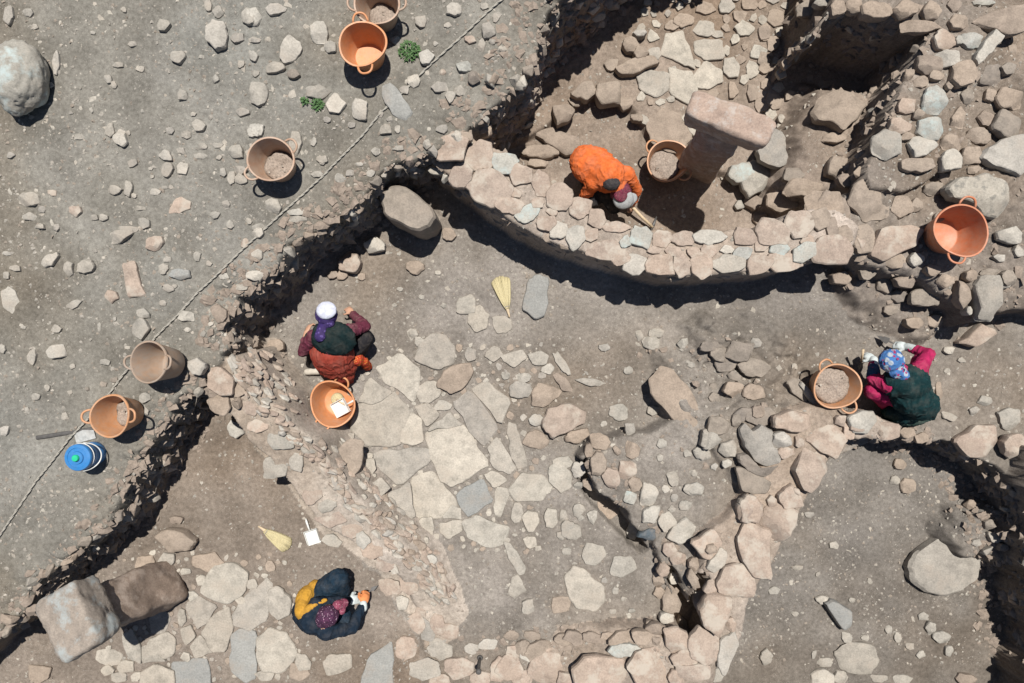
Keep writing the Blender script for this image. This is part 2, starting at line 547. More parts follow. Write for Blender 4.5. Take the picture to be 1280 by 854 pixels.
def stone_mesh(outline, thick, depth, r, dome=0.25, jag=0.05, facets=True):
    """angular stone; outline: world offsets (2D) of the widest contour; z = 0 is the ground, thick the top"""
    size = max(max(p.length for p in outline) * 2, 0.01)
    # keep the corners, break the edges
    o = []
    m = len(outline)
    for i in range(m):
        a, p, b = outline[i - 1], outline[i], outline[(i + 1) % m]
        q = r.uniform(0.04, 0.13)
        o.append(p.lerp(a, q)); o.append(p.lerp(b, q))
        e = b - p
        nrm = Vector((e.y, -e.x))
        for f in ((0.38, 0.66) if size > 0.16 else (0.5,)):
            o.append(p.lerp(b, f + r.uniform(-0.07, 0.07)) + nrm * r.uniform(-0.05, 0.05))
    n = len(o)
    big = size > 0.2
    seed = Vector((r.uniform(-50, 50), r.uniform(-50, 50), r.uniform(-50, 50)))
    planes = []
    for k in range(r.choice((1, 2, 3)) if facets else 0):
        a = r.random() * 6.28
        planes.append((Vector((math.cos(a), math.sin(a))), r.uniform(0.05, 0.32) * size, r.uniform(0.25, 0.9) * min(1, thick / (0.22 * size))))
    tx, ty = r.uniform(-0.06, 0.06), r.uniform(-0.06, 0.06)
    prof = [(0.90, -depth), (1.0, 0.08), (1.01, 0.70), (0.965, 0.95)]
    prof += [(0.88, 1.0), (0.68, 1.0), (0.45, 1.0), (0.22, 1.0)] if big else [(0.8, 1.0), (0.42, 1.0)]
    fr = 3.0 / size

    def top(x, y, z, s):
        q = Vector((x * fr, y * fr, 0.3))
        tn = min(thick, 0.18 * size)
        zz = z + dome * thick * (1 - s) * 0.5 + 0.16 * tn * mnoise.noise(q + seed) + 0.10 * tn * mnoise.noise(q * 3.3 + seed) + x * tx + y * ty
        for d, c, sl in planes:
            zz -= max(0.0, d.x * x + d.y * y - c) * sl
        return max(zz, 0.12 * thick)
    V = []; F = []
    for k, (s, z) in enumerate(prof):
        for i, p in enumerate(o):
            x, y = p.x * s, p.y * s
            q = Vector((x * fr * 1.6, y * fr * 1.6, k * 0.7))
            rad = 1 + jag * mnoise.noise(q + seed) * (1 if k < 4 else 0.3)
            x *= rad; y *= rad
            V.append((x, y, -depth if k == 0 else (0.08 * thick if k == 1 else top(x, y, z * thick, s))))
    m = len(prof)
    for k in range(m - 1):
        for i in range(n):
            j = (i + 1) % n
            F.append((k * n + i, k * n + j, (k + 1) * n + j, (k + 1) * n + i))
    V.append((0, 0, top(0, 0, thick, 0)))
    for i in range(n):
        F.append(((m - 1) * n + i, (m - 1) * n + (i + 1) % n, len(V) - 1))
    F.append(tuple(reversed(range(n))))
    return mesh('stone', V, F, True, 19)


def put_stone(name, px_pts=None, ell=None, mat='g', thick=0.03, parent=None, depth=0.04, dome=0.25, jag=0.05, zoff=0.0, r=rng, facets=True, grow=1.0):
    if ell is not None:
        cx, cy, w, h, rot = ell
        pts = [Vector((cx + p.x, cy - p.y)) for p in blob_outline(w, h, rot, r)]
    else:
        pts = [Vector(p) for p in px_pts]
        cx = sum(p.x for p in pts) / len(pts); cy = sum(p.y for p in pts) / len(pts)
    # the stone rests on what lies under it
    zc = hit(cx, cy)
    zm = []
    for p in pts:
        q = p.lerp(Vector((cx, cy)), 0.4)
        zm.append(hit(q.x, q.y))
    zm.sort()
    zg = max(zc, zm[len(zm) // 2]) + zoff
    k = (CAM_H - zg - thick) / FPX
    c = W(cx, cy, zg + thick)
    out = [Vector(((p.x - cx) * k, -(p.y - cy) * k)) for p in pts]
    if sum(out[i].x * out[(i + 1) % len(out)].y - out[(i + 1) % len(out)].x * out[i].y for i in range(len(out))) < 0:
        out.reverse()
    out = [p * grow for p in out]
    me = stone_mesh(out, thick, depth, r, dome, jag, facets)
    return link(name, me, MS[mat], parent, (c.x, c.y, zg))


def tile(ox, oy, s, items):
    """items in zoomed-crop coordinates -> photo pixels"""
    out = []
    for it in items:
        if isinstance(it[0], tuple) or isinstance(it[0], list):
            out.append(('poly', [(ox + x * s, oy + y * s) for x, y in it[0]], it[1], it[2] if len(it) > 2 else None))
        else:
            cx, cy, w, h = it[:4]
            rest = list(it[4:])
            rot = rest.pop(0) if rest and not isinstance(rest[0], str) else 0
            m = rest.pop(0) if rest else None
            t = rest.pop(0) if rest else None
            out.append(('ell', (ox + cx * s, oy + cy * s, w * s, h * s, rot), m, t))
    return out


S3 = 330 / 972
LOOSE = tile(0, 0, S3, [
    (790, 125, 75, 110, 'w', .06), (915, 60, 60, 65), (800, 40, 40, 50), (765, 20, 30, 50), (600, 90, 45, 45), (655, 205, 60, 50, 'g', .05),
    (205, 225, 28, 90, 'w'), (182, 313, 35, 20, 'w'), (430, 238, 40, 25), (515, 252, 35, 25), (395, 290, 35, 30), (418, 312, 28, 30),
    (403, 475, 35, 50), (437, 505, 55, 70, 'w'), (290, 503, 40, 22), (670, 350, 40, 40), (730, 460, 50, 40), (625, 480, 28, 28),
    (940, 478, 60, 50, 'w'), (890, 412, 55, 30), (945, 335, 65, 60), (610, 570, 55, 40, -30, 'w'), (612, 625, 45, 50), (673, 618, 42, 50, 'w'),
    (745, 540, 40, 25), (800, 535, 50, 22), (862, 555, 60, 55), (735, 575, 55, 22), (880, 625, 60, 35), (885, 660, 60, 40, -20), (850, 655, 30, 50),
    (820, 632, 28, 32), (805, 578, 24, 24), (572, 706, 45, 26, 'w'), (470, 690, 40, 60), (415, 700, 60, 40), (485, 600, 36, 30),
    ([(615, 785), (640, 735), (665, 722), (702, 742), (700, 768), (660, 785)], 'p'), (98, 735, 85, 60, 'g', .05), (105, 797, 62, 30), (275, 778, 45, 48, 'p'),
    (380, 800, 36, 34), (345, 800, 30, 24), (145, 832, 36, 20, 'g', .04), (525, 820, 40, 45), (470, 842, 70, 24), (510, 765, 40, 20), (665, 555, 30, 25),
    (680, 495, 40, 30), (830, 752, 30, 40), (790, 790, 40, 30), (845, 825, 26, 30), (915, 815, 25, 30), (950, 838, 45, 30), (930, 205, 40, 40, 45),
    (885, 235, 28, 28), (940, 148, 40, 22), (870, 135, 45, 40), (790, 290, 36, 36), (740, 208, 22, 18), (455, 35, 24, 20), (100, 45, 40, 30),
    (125, 98, 30, 22), (30, 55, 40, 90), (35, 572, 36, 28), (205, 838, 28, 28), (555, 620, 18, 18), (340, 120, 20, 14), (350, 158, 16, 14),
    (485, 160, 30, 22), (260, 415, 18, 12), (335, 405, 18, 24), (470, 490, 18, 22), (525, 410, 16, 18), (190, 710, 34, 22, 'p'), (150, 770, 26, 24),
    (605, 690, 24, 16), (630, 690, 22, 18), (490, 720, 24, 18), (660, 650, 20, 14), (560, 650, 16, 14), (710, 420, 22, 20), (775, 430, 20, 24)])
LOOSE += tile(310, 0, S3, [
    (15, 60, 55, 60, 'w'), (95, 32, 80, 40, 'w'), (158, 180, 90, 95, 'w', .04), (262, 115, 70, 80, 'w'), (95, 245, 75, 50), (165, 270, 50, 30, 'd', .05),
    (35, 345, 75, 85), (255, 335, 90, 55), (318, 382, 75, 80, 'w', .05), (410, 400, 65, 90, 'w'),
    ([(487, 315), (520, 300), (560, 340), (605, 410), (580, 440), (530, 420), (490, 350)], 'c', .05),
    (610, 295, 50, 50, 'w'), (760, 30, 60, 50, 'w'), (633, 75, 45, 50), (735, 92, 35, 22), (540, 145, 42, 40), (655, 210, 60, 55, 'w'), (885, 108, 55, 60, 'g', .06),
    (818, 145, 45, 35, 'p'), (860, 165, 35, 50), (915, 60, 24, 50, -30), (790, 240, 55, 45, 'b'), (700, 320, 65, 45), (745, 355, 40, 45),
    (778, 330, 45, 45), (30, 480, 70, 50, 'w'), (172, 525, 45, 85), (505, 475, 45, 38), (550, 475, 20, 30), (470, 555, 40, 32), (555, 545, 50, 22),
    (410, 605, 30, 18, 'w'), (335, 655, 42, 36), (375, 635, 36, 28), (270, 585, 45, 40), (255, 640, 50, 25), (92, 755, 60, 60), (175, 780, 60, 26, 'w'),
    (180, 805, 70, 24), (715, 475, 50, 30), (660, 530, 40, 34), (270, 590, 30, 30), (20, 145, 40, 20), (70, 145, 30, 20), (15, 205, 30, 40, 30), (300, 170, 50, 50),
    (25, 270, 30, 26), (290, 440, 30, 24), (380, 460, 30, 24), (520, 440, 26, 20), (240, 520, 24, 40), (500, 640, 24, 24), (450, 640, 36, 30), (870, 20, 30, 26),
    (900, 150, 26, 30), (940, 180, 30, 26), (715, 265, 26, 22, 'p'), (690, 160, 24, 20), (575, 330, 36, 30), (490, 420, 20, 30)])
LOOSE += tile(0, 280, S3, [
    (945, 32, 45, 40, 'w', .04), (900, 70, 30, 38, 'p'), (945, 115, 45, 40, 'w'), (725, 120, 30, 36), (615, 130, 28, 26), (600, 165, 36, 40), (655, 185, 80, 45, 'c', .04),
    (770, 145, 28, 20), (825, 192, 36, 24, 'w'), (618, 235, 50, 30, -20), (565, 68, 60, 62, 'p'), (440, 42, 110, 55, 20),
    ([(445, 145), (495, 135), (510, 200), (535, 262), (470, 270), (455, 200)], 'p', .04), (405, 268, 60, 50, 'p'), (178, 132, 80, 45, 30, 'w', .045), (248, 165, 34, 58, 'g', .05),
    (315, 155, 70, 60), (55, 163, 42, 28), ([(0, 250), (30, 228), (55, 245), (68, 290), (40, 330), (10, 310)], 'w'), (268, 295, 60, 30, 25), (525, 330, 50, 40),
    (515, 385, 75, 80), (682, 340, 70, 45, 'w'), (600, 292, 26, 24), (205, 385, 36, 30), (200, 467, 70, 58, 'w'), (115, 485, 32, 68), (5, 460, 28, 34),
    (745, 405, 32, 26), (690, 390, 24, 18, 'w'), (775, 368, 22, 20, 'w'), (385, 508, 36, 28), (130, 638, 32, 28), (238, 712, 26, 36), (365, 380, 14, 40),
    (172, 605, 26, 26), (265, 525, 20, 20), (98, 685, 18, 30), (530, 640, 36, 36), (535, 690, 24, 30), (805, 330, 55, 65, 't', .05), (885, 232, 60, 24),
    (935, 190, 65, 45, 'w', .06), (715, 527, 70, 62, 'w', .07), (20, 190, 24, 30), (22, 108, 34, 20), (143, 10, 34, 20), (15, 760, 36, 40, 'w'),
    (420, 575, 30, 22, 'd'), (380, 590, 26, 20, 'd'), (320, 610, 20, 20, 'd'), (515, 520, 20, 16), (640, 230, 20, 18), (350, 100, 18, 14), (120, 90, 18, 12),
    (420, 350, 18, 16), (300, 340, 16, 14), (85, 380, 20, 16), (255, 620, 18, 18), (60, 560, 20, 16), (470, 455, 22, 14), (560, 260, 20, 16)])
BLOCKS = tile(530, 160, 270 / 1214, [   # curved wall, western half
    (150, 100, 160, 140, 'p', .08), (310, 140, 150, 160, 'p', .06), (205, 265, 125, 120, 'p', .08), (450, 195, 140, 120, 'b', .06),
    ([(250, 330), (310, 245), (390, 240), (485, 330), (470, 390), (380, 435), (300, 400)], 'p', .08), (545, 265, 130, 130, 'p', .06), (510, 365, 65, 45, 'p'),
    (480, 430, 130, 90, 'p', .06), (590, 480, 130, 80, 35, 'b', .05), (655, 310, 110, 130, 'p'), (760, 390, 120, 130, 'p', .06), (880, 450, 110, 110, 'p', .06),
    (970, 510, 110, 110, 'p', .06), (680, 535, 100, 80, 'p', .05), (760, 570, 100, 80, 'w', .05), (855, 610, 120, 120, 'w', .06), (945, 600, 70, 70, 'p'),
    (1130, 640, 60, 70, 'b'), (1080, 560, 140, 60, 'p'), (1030, 690, 180, 100, 'p', .04), (1190, 770, 110, 110, 'w', .05), (1200, 600, 60, 100, 'b'),
    (80, 240, 90, 40, 'g'), (215, 50, 100, 60, 't'), (1110, 735, 90, 70, 'p'), (640, 420, 70, 50, 'p'), (720, 470, 60, 50, 'p')])
BLOCKS += tile(780, 230, 0.25, [        # eastern half
    (85, 260, 100, 110, 'b', .05), (195, 270, 90, 80, 'p'), (295, 270, 120, 60, 'p'), (430, 265, 130, 64, 'w', .07), (610, 265, 120, 85, 'p', .06), (745, 240, 150, 120, 'p', .07),
    (885, 200, 125, 130, 'p', .07), (980, 170, 100, 100, 't', .06), (1050, 115, 140, 130, 't', .05), (1045, 220, 50, 100, 't', .06), (1110, 255, 65, 75, 't', .06),
    (1205, 275, 90, 120, 't', .08), (60, 405, 90, 80, 'w', .05), (175, 405, 140, 100, 'p', .06), (290, 405, 80, 120, 'p', .06), (385, 420, 100, 100, 'p', .05),
    (525, 405, 160, 95, 'g', .07), (595, 345, 85, 60, 'b', .05), (675, 400, 120, 100, 'p', .06), (780, 320, 80, 75, 'b', .05), (810, 390, 155, 85, 'p', .07),
    (905, 340, 100, 100, 'b', .05), (1050, 320, 200, 130, 'p', .07), (915, 285, 60, 60, 'p'), (690, 310, 60, 60, 'p'), (520, 330, 60, 40, 'w'), (430, 330, 70, 60, 'p'),
    (250, 335, 80, 50, 'p'), (155, 330, 60, 40, 'p'), (350, 340, 60, 50, 'p')])
NBLOCK = tile(950, 0, S3, [
    (440, 35, 120, 70, 't', .10), (545, 30, 90, 60, 't', .08), (640, 35, 80, 70, 't', .08), (600, 95, 140, 50, 't', .06), (350, 20, 70, 60, 't', .06),
    (290, 30, 60, 50, 't', .06), (180, 30, 90, 60, 'd', .06), (235, 5, 60, 40, 'g'), (720, 20, 60, 50, 't', .06)])
RBLOCK = tile(950, 0, S3, [
    (690, 145, 85, 75, 'p', .08), (700, 210, 80, 70, 'w', .08), (625, 235, 90, 80, 't', .08), (655, 275, 60, 40, 't'), (600, 300, 55, 50, 't', .05), (755, 265, 95, 100, 't', .09),
    ([(800, 210), (830, 150), (870, 105), (900, 135), (860, 190), (810, 235)], 'w', .10), (785, 145, 80, 60, 'b', .06), (738, 142, 30, 40, 'b', .08),
    (650, 365, 100, 110, 'b', .07), (640, 465, 105, 85, 'b', .07), (600, 535, 120, 75, 'w', .10), (545, 385, 80, 60, 'p', .06), (520, 460, 85, 70, 'p', .07),
    (470, 525, 110, 110, 'g', .08), (575, 605, 130, 60, 't', .06), (545, 500, 40, 34, 't'), (735, 430, 50, 90, 't'), (700, 315, 24, 30, 't'), (745, 80, 90, 60, 't', .08),
    (590, 420, 50, 40, 't')])
EASTST = tile(950, 0, S3, [
    ([(800, 65), (900, 25), (990, 10), (990, 110), (910, 130), (850, 100)], 't', .09), (830, 5, 80, 30, 'b', .06),
    (930, 360, 110, 80, 't', .06), (920, 450, 110, 110, 'd', .08), (835, 435, 60, 60, 't'), (815, 500, 90, 70, 't', .06), (785, 575, 80, 70, 't', .05), (705, 590, 85, 90, 'w', .09),
    ([(815, 580), (850, 540), (930, 495), (1000, 490), (1010, 600), (972, 650), (930, 630), (860, 610)], 'w', .09),
    ([(695, 690), (740, 650), (840, 635), (920, 665), (940, 730), (900, 800), (840, 790), (790, 745), (720, 725)], 's', .16),
    (790, 625, 60, 34, 't'), (710, 525, 90, 60, 't'), (930, 180, 30, 40), (860, 280, 110, 90, 'd', .05), (400, 740, 180, 150, 't', .06), (530, 760, 90, 80, 't', .06),
    (580, 755, 50, 50, 't'), (640, 690, 70, 50, 'd'), (860, 350, 60, 50, 't'), (770, 350, 50, 60, 'd'), (920, 250, 70, 60, 'd'), (660, 800, 40, 40, 'd')])
EASTST += tile(950, 280, S3, [
    ([(420, 80), (450, 10), (560, 0), (610, 20), (580, 80), (460, 140), (415, 115)], 'p', .10), (385, 50, 60, 90, 'p', .07), (500, 140, 100, 60, 't', .05), (580, 130, 55, 50, 'w', .06),
    (640, 170, 60, 40, 't', .04), (930, 40, 90, 60, 'w', .07), (960, 100, 40, 50, 'w', .07), (885, 125, 50, 36, 'w'), (850, 265, 110, 170, 'g', .12), (755, 255, 50, 110, 't', .10),
    (780, 190, 40, 50, 't', .06), ([(730, 440), (820, 365), (870, 385), (880, 405), (800, 455)], 'p', .12), (305, 200, 70, 60, 't', .09), (570, 365, 70, 50, 't', .07),
    (650, 355, 60, 50, 't', .07), (620, 270, 120, 80, 'd', .08), (700, 465, 40, 36, 'w', .04), (460, 215, 60, 80, 'd', .06), (540, 210, 80, 60, 't', .07), (690, 210, 70, 60, 't', .06),
    (775, 320, 20, 40, 'w', .08), (920, 200, 60, 60, 'd', .06), (850, 180, 60, 40, 'd', .05), (510, 270, 60, 50, 'd', .06), (400, 180, 60, 50, 'd', .05), (480, 320, 60, 40, 'd', .05), (955, 180, 30, 50, 't')])
FALLEN = tile(950, 280, S3, [
    (150, 610, 60, 110, 30, 'd', .06), (190, 640, 26, 150, 35, 'g', .08), (830, 650, 50, 40, 'g'), (790, 690, 45, 40, 'g'), (920, 725, 80, 90, 'g'), (700, 710, 60, 40, 'g'),
    ([(720, 800), (800, 740), (870, 740), (885, 800), (840, 860), (770, 860)], 'p', .09), (935, 820, 80, 90, 'p', .08), (690, 540, 26, 20), (745, 500, 30, 24), (660, 620, 30, 80, 't', .03)])
R2BLOCK = tile(860, 500, 220 / 1044, [
    (640, 130, 210, 150, 'p', .12), ([(710, 240), (780, 180), (880, 150), (945, 235), (880, 350), (800, 310)], 'p', .10),
    ([(640, 420), (720, 285), (835, 340), (840, 420), (740, 550), (690, 530)], 'p', .14), (615, 580, 140, 130, 'p', .09),
    ([(440, 750), (480, 660), (560, 610), (655, 665), (640, 750), (580, 850), (500, 830)], 'p', .14), (385, 650, 130, 160, 'p', .13),
    (565, 240, 110, 110, 'w', .10), (590, 310, 110, 80, 'p', .07), (665, 250, 60, 70, 'p', .06), (1010, 140, 80, 110, 'p', .10), (645, 545, 60, 36, -40, 'p', .10),
    (500, 600, 60, 80, 'p', .06)])
R2BLOCK += tile(950, 280, S3, [(300, 725, 40, 40, 'p'), (330, 760, 40, 60, 'p', .05), (475, 765, 80, 70, 'p', .07), (540, 770, 60, 50, 't', .05), (600, 790, 50, 40, 't', .05),
                               (385, 735, 100, 80, 'w', .10)])
R2BLOCK += tile(630, 564, S3, [
    ([(865, 330), (900, 270), (985, 300), (985, 470), (920, 460), (880, 400)], 'p', .12), (755, 350, 110, 110, 'p', .09), (790, 410, 50, 100, -35, 'w', .09),
    (855, 480, 130, 130, 'p', .11), ([(725, 590), (760, 540), (840, 545), (830, 610), (790, 685), (740, 650)], 'p', .14),
    ([(682, 700), (720, 650), (790, 690), (800, 770), (740, 790), (690, 760)], 'p', .10), ([(800, 700), (850, 670), (865, 715), (840, 770), (815, 830), (790, 790)], 'w', .08),
    (770, 510, 60, 60, 'p', .05), (730, 560, 50, 100, 'p', .08), (640, 700, 90, 100, 'p', .08),
    ([(455, 800), (490, 750), (560, 735), (620, 790), (600, 870), (500, 870)], 'p', .10), ([(255, 810), (300, 765), (440, 770), (455, 830), (420, 880), (270, 870)], 'p', .09),
    (170, 800, 150, 100, 'p', .07), (20, 800, 90, 100, 'p', .06), (450, 735, 110, 50, 'b', .06), (670, 770, 90, 60, 'p', .06), (700, 815, 110, 70, 'p', .06), (780, 830, 80, 50, 'g', .04),
    (910, 215, 80, 100, 'p', .10), (60, 850, 70, 50, 'p', .05), (225, 850, 70, 60, 'p', .05), (640, 840, 70, 60, 'p', .06), (840, 640, 40, 60, 'p', .06)])
RUBST = tile(630, 564, S3, [
    (620, 560, 80, 100, 't', .10), (600, 620, 50, 50, 'w', .07), (510, 690, 80, 50, 't', .06), (560, 660, 70, 50, 't', .06), (430, 690, 100, 44, 20, 't', .05), (330, 690, 80, 40, 't', .04),
    (260, 690, 80, 50, 't', .04), (130, 740, 100, 90, 't', .05), (70, 730, 60, 60, 't', .04), (640, 400, 60, 50, 'p', .07), (590, 440, 50, 60, 'p', .07), (630, 465, 40, 50, 'w', .06),
    (570, 480, 50, 60, 't', .05), (575, 525, 50, 50, 't', .05), (610, 365, 60, 50, 'p', .06), (655, 300, 100, 90, 35, 'w', .06), (700, 470, 40, 70, 't', .07), (765, 365, 40, 40, 't', .12),
    (700, 420, 40, 50, 't', .06), (540, 640, 40, 30, 't', .04), (380, 680, 50, 30, 't', .04), (660, 640, 40, 60, 't', .05), (700, 540, 36, 50, 't', .05)])
RUBST += tile(860, 500, 220 / 1044, [
    ([(320, 180), (345, 140), (390, 190), (440, 145), (510, 190), (500, 250), (560, 340), (550, 380), (480, 400), (400, 370), (340, 280)], 'g', .13),
    ([(300, 330), (350, 320), (420, 400), (500, 430), (560, 390), (540, 465), (470, 470), (380, 435), (310, 380)], 'd', .09),
    ([(280, 400), (320, 400), (420, 450), (500, 490), (470, 560), (380, 560), (320, 540)], 'd', .06), (140, 240, 130, 110, 'g', .08), (245, 290, 120, 110, 'g', .08),
    (185, 150, 130, 120, 'd', .06), (420, 100, 190, 110, 'd', .05), (290, 120, 60, 80, 'd', .05), (90, 320, 100, 90, 'g', .05), (45, 530, 100, 80, 'g', .04), (235, 380, 60, 50, 'w', .03)])
RUBST += tile(620, 440, 280 / 996, [
    (595, 360, 50, 90, 'g', .04), (465, 400, 90, 80, 't', .05), (610, 440, 80, 80, 't', .05), (455, 500, 85, 110, 't', .07), (585, 530, 90, 90, 'p', .05), (510, 565, 80, 90, 'p', .06),
    (620, 590, 60, 70, 't'), (685, 635, 90, 110, -10, 'w', .06), (695, 725, 75, 95, -15, 'w', .06), (760, 760, 90, 100, -20, 'w', .06), (790, 565, 60, 65, 'g'), (875, 612, 95, 60, 'g', .04),
    (845, 685, 60, 50, 'g'), (795, 650, 36, 40), (600, 650, 60, 60, 'b', .05), (740, 405, 45, 45, 'g'), (950, 390, 80, 90, 'g', .07), (910, 450, 60, 60, 'g', .06), (970, 510, 36, 40, 'w'),
    (755, 610, 36, 36, 'w'), (880, 540, 36, 30, 'g'), (780, 700, 40, 30, 'g'), (850, 450, 40, 40, 'g'), (730, 470, 30, 30, 'g')])
MAINST = tile(620, 440, 280 / 996, [
    ([(200, 330), (230, 250), (330, 230), (410, 270), (400, 320), (310, 365), (250, 390)], 'p', .12), (220, 195, 140, 110, 't', .07), (360, 375, 115, 60, 10, 't', .08), (185, 305, 70, 60, 'w', .05),
    (105, 170, 110, 80, 'g', .04), (180, 395, 130, 85, 't', .04), (300, 140, 44, 120, 40, 't', .04), (295, 55, 36, 140, 35, 'g', .03), (420, 135, 130, 36, -10, 'g', .04),
    (545, 265, 95, 75, 'g', .03), (340, 800, 75, 80, 'g'), (290, 820, 40, 40), (300, 735, 45, 60), (375, 700, 50, 50), (380, 740, 36, 30), (430, 730, 50, 50, 'w'), (610, 790, 60, 90, 'w', .05),
    (500, 700, 110, 80, 't', .03), (415, 590, 60, 60, 't'), (365, 595, 40, 36), (480, 320, 30, 30, 'w'), (700, 260, 60, 50), (45, 105, 40, 36), (125, 115, 70, 50), (540, 440, 30, 50, 30, 't', .04),
    (365, 525, 65, 80, 'w', .06), (415, 440, 40, 60, 't', .04), (230, 75, 60, 45, 'w')])
MAINST += tile(310, 280, S3, [(740, 35, 50, 50, 't', .05), (615, 160, 60, 50, 't', .05), (605, 405, 40, 40), (630, 435, 40, 40), (375, 140, 90, 90, 'p', .13), (460, 72, 90, 60, 'w', .10),
                              (100, 445, 70, 50, 't', .06), (225, 548, 50, 24, 'w', .03), (345, 190, 40, 40, 't', .05), (420, 195, 30, 30, 't'), (310, 185, 40, 30, 't', .05), (555, 110, 20, 16),
                              (700, 180, 26, 20), (560, 240, 26, 20), (640, 270, 24, 20), (540, 300, 20, 18), (720, 300, 24, 20), (480, 330, 22, 16)])
MAINST += tile(630, 280, S3, [(870, 470, 110, 80, 'd', .06), (920, 530, 120, 70, 'd', .07), (800, 480, 70, 60, 'd', .05), (850, 610, 80, 60, 't', .06), (940, 690, 60, 50, 't', .05), (370, 455, 40, 30), (545, 440, 60, 50), (560, 400, 60, 36), (660, 440, 40, 40), (690, 520, 30, 26), (460, 540, 40, 30), (820, 520, 90, 60, 'd', .04), (760, 450, 90, 40, 'd', .04),
                              (920, 620, 90, 70, 't', .05), (890, 700, 110, 60, 'd', .05), (775, 640, 40, 50, 'd', .05), (770, 600, 30, 30, 'd'), (930, 440, 50, 40), (500, 410, 30, 40), (850, 560, 50, 40, 'd')])
MAINST += tile(630, 564, S3, [(330, 385, 95, 85, 'g', .03), (215, 565, 75, 70, 't', .02), (435, 425, 110, 80, 'g', .02), (230, 370, 40, 30), (235, 290, 50, 70), (45, 500, 70, 80, 'g', .02),
                              (90, 575, 50, 60, 'g'), (270, 220, 40, 50), (325, 245, 36, 50), (410, 515, 30, 24), (440, 545, 24, 18), (370, 475, 26, 22), (470, 590, 30, 20), (400, 590, 36, 20)])
PAVE_D = tile(420, 420, 300 / 915, [
    ([(158, 125), (245, 68), (315, 130), (310, 200), (290, 248), (235, 200), (190, 180)], 'w'), ([(85, 250), (130, 160), (215, 215), (140, 260)], 'g'),
    ([(60, 350), (90, 265), (140, 258), (215, 220), (278, 290), (245, 370), (240, 410), (120, 412)], 'g'), ([(245, 400), (255, 340), (285, 295), (325, 320), (332, 400), (290, 415)], 'w'),
    ([(145, 450), (190, 437), (345, 430), (350, 480), (240, 570), (155, 500)], 'w'), ([(290, 550), (365, 522), (400, 560), (450, 620), (455, 650), (400, 690), (305, 690)], 'w'),
    ([(185, 615), (280, 560), (300, 685), (275, 700)], 'w'), ([(345, 375), (475, 345), (580, 490), (500, 540), (440, 570), (400, 550), (360, 460)], 'w'),
    ([(345, 365), (430, 290), (480, 340)], 'g'), ([(445, 260), (515, 212), (615, 345), (560, 418)], 'g'), ([(520, 208), (580, 178), (665, 245), (625, 335)], 'g'),
    ([(460, 605), (555, 548), (595, 630), (505, 688), (480, 660)], 'c'), ([(485, 715), (540, 688), (655, 730), (640, 790), (580, 808), (505, 770)], 'w'),
    ([(395, 715), (475, 705), (478, 745), (430, 775), (398, 750)], 'w'), ([(405, 695), (440, 645), (475, 660), (478, 700)], 'w'), ([(120, 575), (170, 540), (205, 580), (165, 615)], 'w'),
    (345, 725, 65, 60, 'w'), ([(580, 430), (615, 390), (650, 440), (685, 500), (660, 525), (600, 500)], 'w'), ([(567, 530), (600, 515), (655, 550), (600, 580)], 'w'),
    ([(605, 600), (615, 580), (665, 590), (630, 685), (605, 680)], 'w'), ([(300, 270), (350, 258), (395, 300), (345, 345)], 'g'), (405, 265, 70, 40, 'w'),
    (455, 160, 140, 95, 35, 't', .06), (380, 60, 135, 130, 'g'), (350, 220, 90, 80, 'g'), (50, 470, 105, 150, 't'), (130, 500, 40, 60, 'w'), (125, 460, 30, 30, 'w'),
    (690, 675, 40, 70, 'w'), (740, 785, 50, 50, 'w')])
PAVE_D += tile(620, 440, 280 / 996, [
    (155, 605, 165, 140, 'w', .04), (290, 560, 100, 120, 'w'), (295, 490, 75, 50, 'w'), (245, 745, 60, 85, 'w', .05), (158, 750, 75, 100, 'w', .05), (85, 30, 130, 70, 'w'),
    (190, 25, 80, 70, 'g'), ([(55, 320), (90, 330), (110, 400), (140, 500), (95, 515), (60, 440)], 'g'),
    ([(690, 130), (740, 75), (790, 90), (870, 190), (930, 330), (880, 345), (820, 330), (760, 260), (700, 190)], 't', .05)])
PAVE_D += tile(310, 280, S3, [(800, 300, 70, 70, 'g'), (845, 355, 80, 100, 'g'), (935, 370, 70, 70, 'g'), (820, 480, 50, 50, 'g'), (905, 480, 60, 50, 'g')])
PAVE_D += tile(630, 280, S3, [([(70, 310), (90, 210), (130, 190), (165, 205), (150, 330), (115, 345)], 'c', .06)])
PAVE_D += tile(630, 564, S3, [([(228, 470), (260, 430), (300, 445), (320, 470), (365, 500), (365, 550), (330, 585), (270, 575), (240, 530)], 'w', .035), (45, 400, 36, 140, 30, 'g')])
